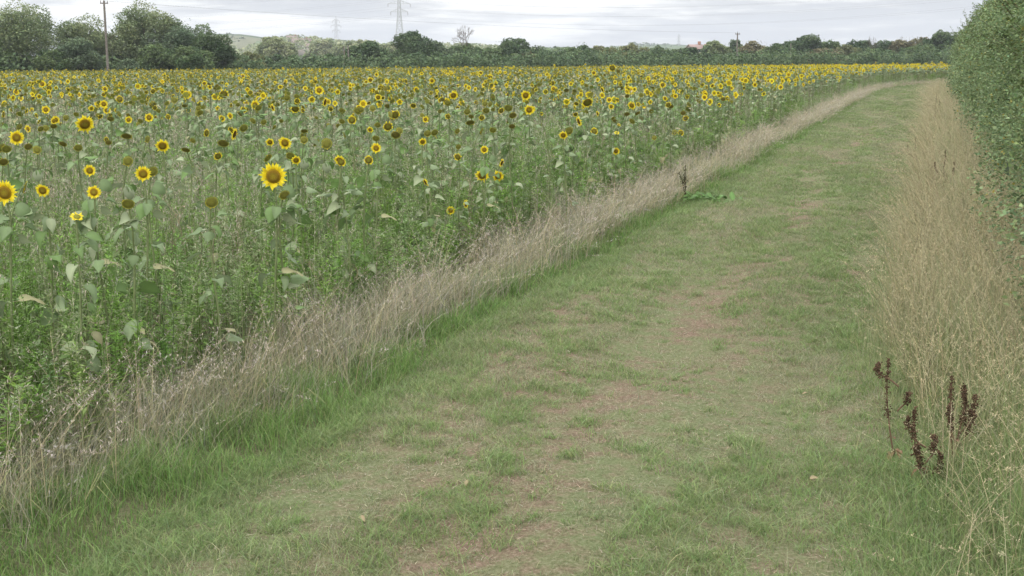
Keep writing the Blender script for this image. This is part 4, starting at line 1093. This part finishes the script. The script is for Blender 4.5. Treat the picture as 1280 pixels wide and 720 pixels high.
# continuous hedgerow at the far end of the crop
hr = Acc(); rg = np.random.default_rng(9)
for k in range(520):
    px = rg.uniform(-30, 1230); D = field_far(min(px, 1150)) + rg.uniform(6, 16)
    x, y, _ = ray(px, HY, D); z0 = float(zt(x, y)); r = rg.uniform(1.0, 2.1); m = 90
    ytop = np.interp(px, [0, 300, 480, 660, 800, 900, 1000, 1100, 1200], [71, 70, 70, 66, 65, 68, 66, 65, 62]) + rg.normal(0, 2.6); zc = CAMH + (HY - ytop) * D / F - r * rg.uniform(.8, 1.6)
    d = rg.normal(0, 1, (m, 3)); d /= np.linalg.norm(d, axis=1)[:, None]
    P = np.array([x, y, zc]) + d * np.array([r * 1.4, r, r]) ; col = (np.array((.075, .12, .055)) + np.array((.06, .07, .03)) * rg.random()) * jit(m, .16)
    P2 = P.copy(); P2[:, 2] = z0 + rg.random(m) * max(zc - z0, .3)
    replicate(hr, LQ2, np.concatenate([P, P2]), rotm(rg.uniform(0, PI2, 2 * m), rg.uniform(-1.3, 1.3, 2 * m), rg.uniform(0, PI2, 2 * m)), rg.uniform(.2, .45, 2 * m), np.concatenate([col, col]))
tag(hr.build('hedgerow', M_crown), 'long low dark hedgerow closing the far end of the sunflower field', 'hedge')

# ------------------------------------------------------------------ poles, pylons, cables
def pole(label, px, ytop, D, r=.14, double=False, arm=True, lean=0):
    x, y, _ = ray(px, HY, D); z0 = float(zt(x, y)); H = CAMH + (HY - ytop) * D / F - z0
    e = empty('utility_pole', (x, y, z0), YAW); tag(e, label, 'pole', 'wooden poles beyond the crop')
    A = Acc(); g = (.17, .15, .13)
    if double:
        for s in (-.35, .35): tube(A, [(s, 0, -.3), (s, 0, H * .5), (s, 0, H)], [r, r * .95, r * .85], 8, g)
    else: tube(A, [(0, 0, -.3), (lean * .5, 0, H * .5), (lean, 0, H)], [r, r * .9, r * .75], 8, g)
    A.build('post', M_wood, e, True)
    if arm:
        B = Acc(); box(B, (lean - .5, -.06, H - .35), (lean + .5, .06, H - .22), (.16, .14, .12)); B.build('crossarm', M_wood, e)
        for s in (-.42, 0, .42):
            I = Acc(); zb = H - .22 if s else H
            tube(I, [(lean + s, 0, zb), (lean + s, 0, zb + .08), (lean + s, 0, zb + .12), (lean + s, 0, zb + .28)], [.05, .07, .05, .03], 6, (.25, .24, .24)); I.build('insulator', M_metal, e)
    return x, y, z0 + H
pl = pole('tall slim wooden pole standing in front of the left willows', 134, 4, 158, .17)
pm = pole('short double post beside the rounded dark bush', 451 - 18, 58, 221, .13, True, False)
pr = pole('wooden pole with a crossarm in front of the round-topped tree', 921, 42, 262, .17)
ps = pole('thin grey pole before the broad flat-topped tree at right', 988, 55, 278, .13, False, False)
pc = pole('thin bare post among the left part of the middle hedge', 408, 72, 221, .1, False, False)
def bar(A, p, q, r, c=(.45, .46, .47)): tube(A, [p, q], r, 4, c)
def pylon(label, px, ytop, D, H, yaw, arms=3):
    x, y, _ = ray(px, HY, D); ztop = CAMH + (HY - ytop) * D / F; z0 = ztop - H
    e = empty('lattice_pylon', (x, y, z0), yaw); tag(e, label, 'pylon', 'lattice pylons on the horizon')
    A = Acc(); zs = np.array([0, .16, .30, .42, .52, .60, .67, .74, .80, .86, .92, 1.0]) * H
    hw = np.interp(zs / H, [0, .6, .92, 1], [.075 * H, .026 * H, .014 * H, .001 * H]); b = .0036 * H
    cs = [(-1, -1), (1, -1), (1, 1), (-1, 1)]
    for i in range(len(zs) - 1):
        for j in range(4):
            a0 = np.array([cs[j][0] * hw[i], cs[j][1] * hw[i], zs[i]]); a1 = np.array([cs[j][0] * hw[i + 1], cs[j][1] * hw[i + 1], zs[i + 1]])
            k = (j + 1) % 4; b0 = np.array([cs[k][0] * hw[i], cs[k][1] * hw[i], zs[i]]); b1 = np.array([cs[k][0] * hw[i + 1], cs[k][1] * hw[i + 1], zs[i + 1]])
            bar(A, a0, a1, b); bar(A, a0, b1, b * .6); bar(A, b0, a1, b * .6); bar(A, a1, b1, b * .6)
    A.build('tower', M_metal, e)
    tips = []
    for az, al in ((.64, .13), (.76, .17), (.88, .12)):
        for s in (-1, 1):
            B = Acc(); w = np.interp(az, [.6, .92], [.026, .014]) * H; tip = np.array([s * al * H, 0, az * H])
            for c in (-1, 1):
                bar(B, (s * w, c * w, az * H), tip, b * .8); bar(B, (s * w, c * w, az * H + .045 * H), tip, b * .8)
                for f in (.3, .6): 
                    bar(B, np.array([s * w, c * w, az * H]) * (1 - f) + tip * f, np.array([s * w, c * w, az * H + .045 * H]) * (1 - f) + tip * f, b * .5)
            B.build('crossarm', M_metal, e)
            I = Acc(); tube(I, [tip, tip - [0, 0, .05 * H]], [b * .9, b * .9], 5, (.2, .17, .15)); I.build('insulator', M_metal, e)
            ti = tip - np.array([0, 0, .05 * H]); c, s_ = math.cos(yaw), math.sin(yaw)
            tips.append((x + ti[0] * c - ti[1] * s_, y + ti[0] * s_ + ti[1] * c, z0 + ti[2]))
    tips.append((x, y, z0 + H))
    return tips
P1 = pylon('large lattice pylon with three pairs of arms above the dark square tree', 500, -12, 1000, 52, YAW + .25)
P2 = pylon('pale thin pylon far behind the rounded dark bush', 421, 22, 1500, 48, YAW + .9)
P3 = pylon('tiny far pylon above the wooded hill', 848, 43, 2300, 40, YAW + .8)
PR = pylon('near end pylon hidden behind the hedge at right', 1420, -55, 760, 52, YAW + .1)
PL = pylon('pylon beyond the left edge of the photo', -120, 5, 1180, 50, YAW + .3)
def cable(label, p, q, sag, r, grp='power cables across the sky'):
    t = np.linspace(0, 1, 25)[:, None]; pts = np.array(p)[None] * (1 - t) + np.array(q)[None] * t; pts[:, 2] -= (4 * sag * t * (1 - t))[:, 0]
    A = Acc(); tube(A, pts, r, 4, (.22, .22, .23)); tag(A.build('power_cable', M_metal), label, 'cable', grp)
LV = ['lowest', 'lowest', 'middle', 'middle', 'upper', 'upper', 'topmost']; SD = ['front', 'rear', 'front', 'rear', 'front', 'rear', 'single']
for i in range(7):
    cable('%s %s power cable running right from the large pylon' % (LV[i], SD[i]), P1[i], PR[i], 14, .03)
    cable('%s %s power cable running left from the large pylon' % (LV[i], SD[i]), P1[i], PL[i], 11, .03)
cable('thin black wire strung between the tall left pole and the pole at right', (pl[0], pl[1], pl[2]), (pr[0], pr[1], pr[2]), .8, .012)

# ------------------------------------------------------------------ houses
def house(name, label, px, ybase, D, W, Dp, Hw, Hr, wall, roof, yaw=0.):
    x, y, _ = ray(px, HY, D); z0 = CAMH + (HY - ybase) * D / F
    e = empty(name, (x, y, z0), YAW + yaw); tag(e, label, 'house', 'far houses')
    A = Acc(); box(A, (-W / 2, -Dp / 2, -6), (W / 2, Dp / 2, Hw), wall)
    A.add([(-W / 2, -Dp / 2, Hw), (-W / 2, Dp / 2, Hw), (-W / 2, 0, Hw + Hr), (W / 2, -Dp / 2, Hw), (W / 2, Dp / 2, Hw), (W / 2, 0, Hw + Hr)], None, [(0, 1, 2), (4, 3, 5)], wall)
    A.build('wall', M_wall, e)
    B = Acc(); o = .4
    B.add([(-W / 2 - o, -Dp / 2 - o, Hw - .15), (W / 2 + o, -Dp / 2 - o, Hw - .15), (W / 2 + o, 0, Hw + Hr + .12), (-W / 2 - o, 0, Hw + Hr + .12), (-W / 2 - o, Dp / 2 + o, Hw - .15), (W / 2 + o, Dp / 2 + o, Hw - .15)],
          [(0, 1, 2, 3), (3, 2, 5, 4)], None, roof); rf = B.build('roof', M_wall, e)
    rf.modifiers.new('thick', 'SOLIDIFY').thickness = .15
    C = Acc(); box(C, (W * .3 - .4, -.4, Hw + Hr - .8), (W * .3 + .4, .4, Hw + Hr + 1.1), (.3, .16, .11)); C.build('chimney', M_wall, rf)
    for wx in (-W * .3, 0, W * .3):
        for wz in ((1.0, 3.4) if Hw > 4 else (1.0,)):
            D_ = Acc(); box(D_, (wx - .5, -Dp / 2 - .03, wz), (wx + .5, -Dp / 2 - .005, wz + 1.2), (.06, .07, .08)); D_.build('window', M_wall, e)
house('house', 'pink brick house with a pale gable among the trees left of the right pole', 869, 69, 430, 4.6, 6, 2.2, 1.3, (.40, .32, .30), (.29, .21, .19), .3)
house('house', 'low white and red house end beside the pink brick house', 878, 69, 440, 3.0, 5, 1.7, 1.0, (.50, .44, .42), (.30, .2, .18), -.3)
house('house', 'broad brownish house roof on the far left slope', 377, 63, 1000, 15, 9, 5, 4, (.34, .29, .26), (.22, .17, .15), .4)
house('house', 'second brownish house lower on the far left slope', 390, 67, 960, 10, 8, 5, 3.5, (.36, .31, .28), (.23, .17, .15), -.3)
house('house', 'small pinkish house uppermost on the far left slope', 366, 58, 1060, 9, 8, 5, 3.5, (.34, .29, .26), (.24, .19, .17), .1)

# ------------------------------------------------------------------ air
hz = Acc(); box(hz, (-3900, -320, -8), (3300, 4900, 130), (1, 1, 1))
m, nt, out = new_mat('haze_air'); pv = nt.nodes.new('ShaderNodeVolumePrincipled')
pv.inputs['Density'].default_value = .0002; pv.inputs['Color'].default_value = (.88, .93, 1, 1); pv.inputs['Anisotropy'].default_value = 0.0
nt.links.new(pv.outputs[0], out.inputs['Volume'])
tag(hz.build('haze', m), 'thin pale haze over the far hills', 'haze', kind='stuff')

# ------------------------------------------------------------------ world, sun, camera
w = bpy.data.worlds.new('World'); sc.world = w; w.use_nodes = True; nt = w.node_tree; nt.nodes.clear(); L = nt.links
SUN_EL, SUN_AZ = R(48), R(200)       # azimuth measured clockwise from +Y
out = nt.nodes.new('ShaderNodeOutputWorld'); bg = nt.nodes.new('ShaderNodeBackground'); bg.inputs['Strength'].default_value = .1
sky = nt.nodes.new('ShaderNodeTexSky'); sky.sky_type = 'NISHITA'; sky.sun_disc = False; sky.sun_elevation = SUN_EL; sky.sun_rotation = SUN_AZ
tc = nt.nodes.new('ShaderNodeTexCoord'); mp = nt.nodes.new('ShaderNodeMapping'); mp.inputs['Scale'].default_value = (1, 1, 7)
L.new(tc.outputs['Generated'], mp.inputs['Vector'])
n1 = nz(nt, mp.outputs[0], 5.5, 9, .55)
mp2 = nt.nodes.new('ShaderNodeMapping'); mp2.inputs['Scale'].default_value = (1, 1, 11); mp2.inputs['Location'].default_value = (3, 1, 2); L.new(tc.outputs['Generated'], mp2.inputs['Vector'])
n2_ = nz(nt, mp2.outputs[0], 9, 7, .6)
add = nt.nodes.new('ShaderNodeMath'); add.operation = 'MULTIPLY_ADD'; add.inputs[1].default_value = .35; L.new(n2_, add.inputs[0])
sb = nt.nodes.new('ShaderNodeMath'); sb.operation = 'MULTIPLY'; sb.inputs[1].default_value = .65; L.new(n1, sb.inputs[0]); L.new(sb.outputs[0], add.inputs[2])
cl = ramp(nt, add.outputs[0], [(.44, (4.1, 4.25, 4.6)), (.485, (4.9, 5.0, 5.2)), (.515, (6.2, 6.25, 6.3)), (.56, (8.4, 8.3, 8.2))])
# overcast sky is brighter towards the zenith
sx = nt.nodes.new('ShaderNodeSeparateXYZ'); L.new(tc.outputs['Generated'], sx.inputs[0])
mr = nt.nodes.new('ShaderNodeMapRange'); mr.inputs['From Min'].default_value = .05; mr.inputs['From Max'].default_value = .9; mr.inputs['To Min'].default_value = 1.; mr.inputs['To Max'].default_value = 2.9
L.new(sx.outputs['Z'], mr.inputs['Value'])
vm = nt.nodes.new('ShaderNodeVectorMath'); vm.operation = 'SCALE'; L.new(cl, vm.inputs[0]); L.new(mr.outputs[0], vm.inputs['Scale'])
mixed = mixrgb(nt, .93, sky.outputs[0], vm.outputs[0])
L.new(mixed, bg.inputs[0]); L.new(bg.outputs[0], out.inputs[0])
sl = bpy.data.lights.new('sun', 'SUN'); sl.energy = 1.3; sl.angle = R(18); sl.color = (1, .96, .9)
so = bpy.data.objects.new('sun', sl); COL.objects.link(so)
# light travels from the sun towards the scene
sd = mathutils.Vector((math.sin(SUN_AZ) * math.cos(SUN_EL), math.cos(SUN_AZ) * math.cos(SUN_EL), math.sin(SUN_EL)))
so.rotation_euler = (-sd).to_track_quat('-Z', 'Y').to_euler()
cam = bpy.data.cameras.new('camera'); co = bpy.data.objects.new('camera', cam); COL.objects.link(co)
cam.sensor_width = 36; cam.lens = 36 * F / 1280; cam.clip_end = 20000; cam.clip_start = .1
co.location = (0, 0, CAMH); co.rotation_euler = (math.pi / 2 - PITCH, 0, YAW)
sc.camera = co
sc.view_settings.view_transform = 'Standard'; sc.view_settings.look = 'None'; sc.view_settings.exposure = 0.6; sc.view_settings.gamma = 1
sc.cycles.max_bounces = 6; sc.cycles.diffuse_bounces = 3; sc.cycles.transmission_bounces = 3; sc.cycles.volume_bounces = 0
sc.cycles.use_denoising = True
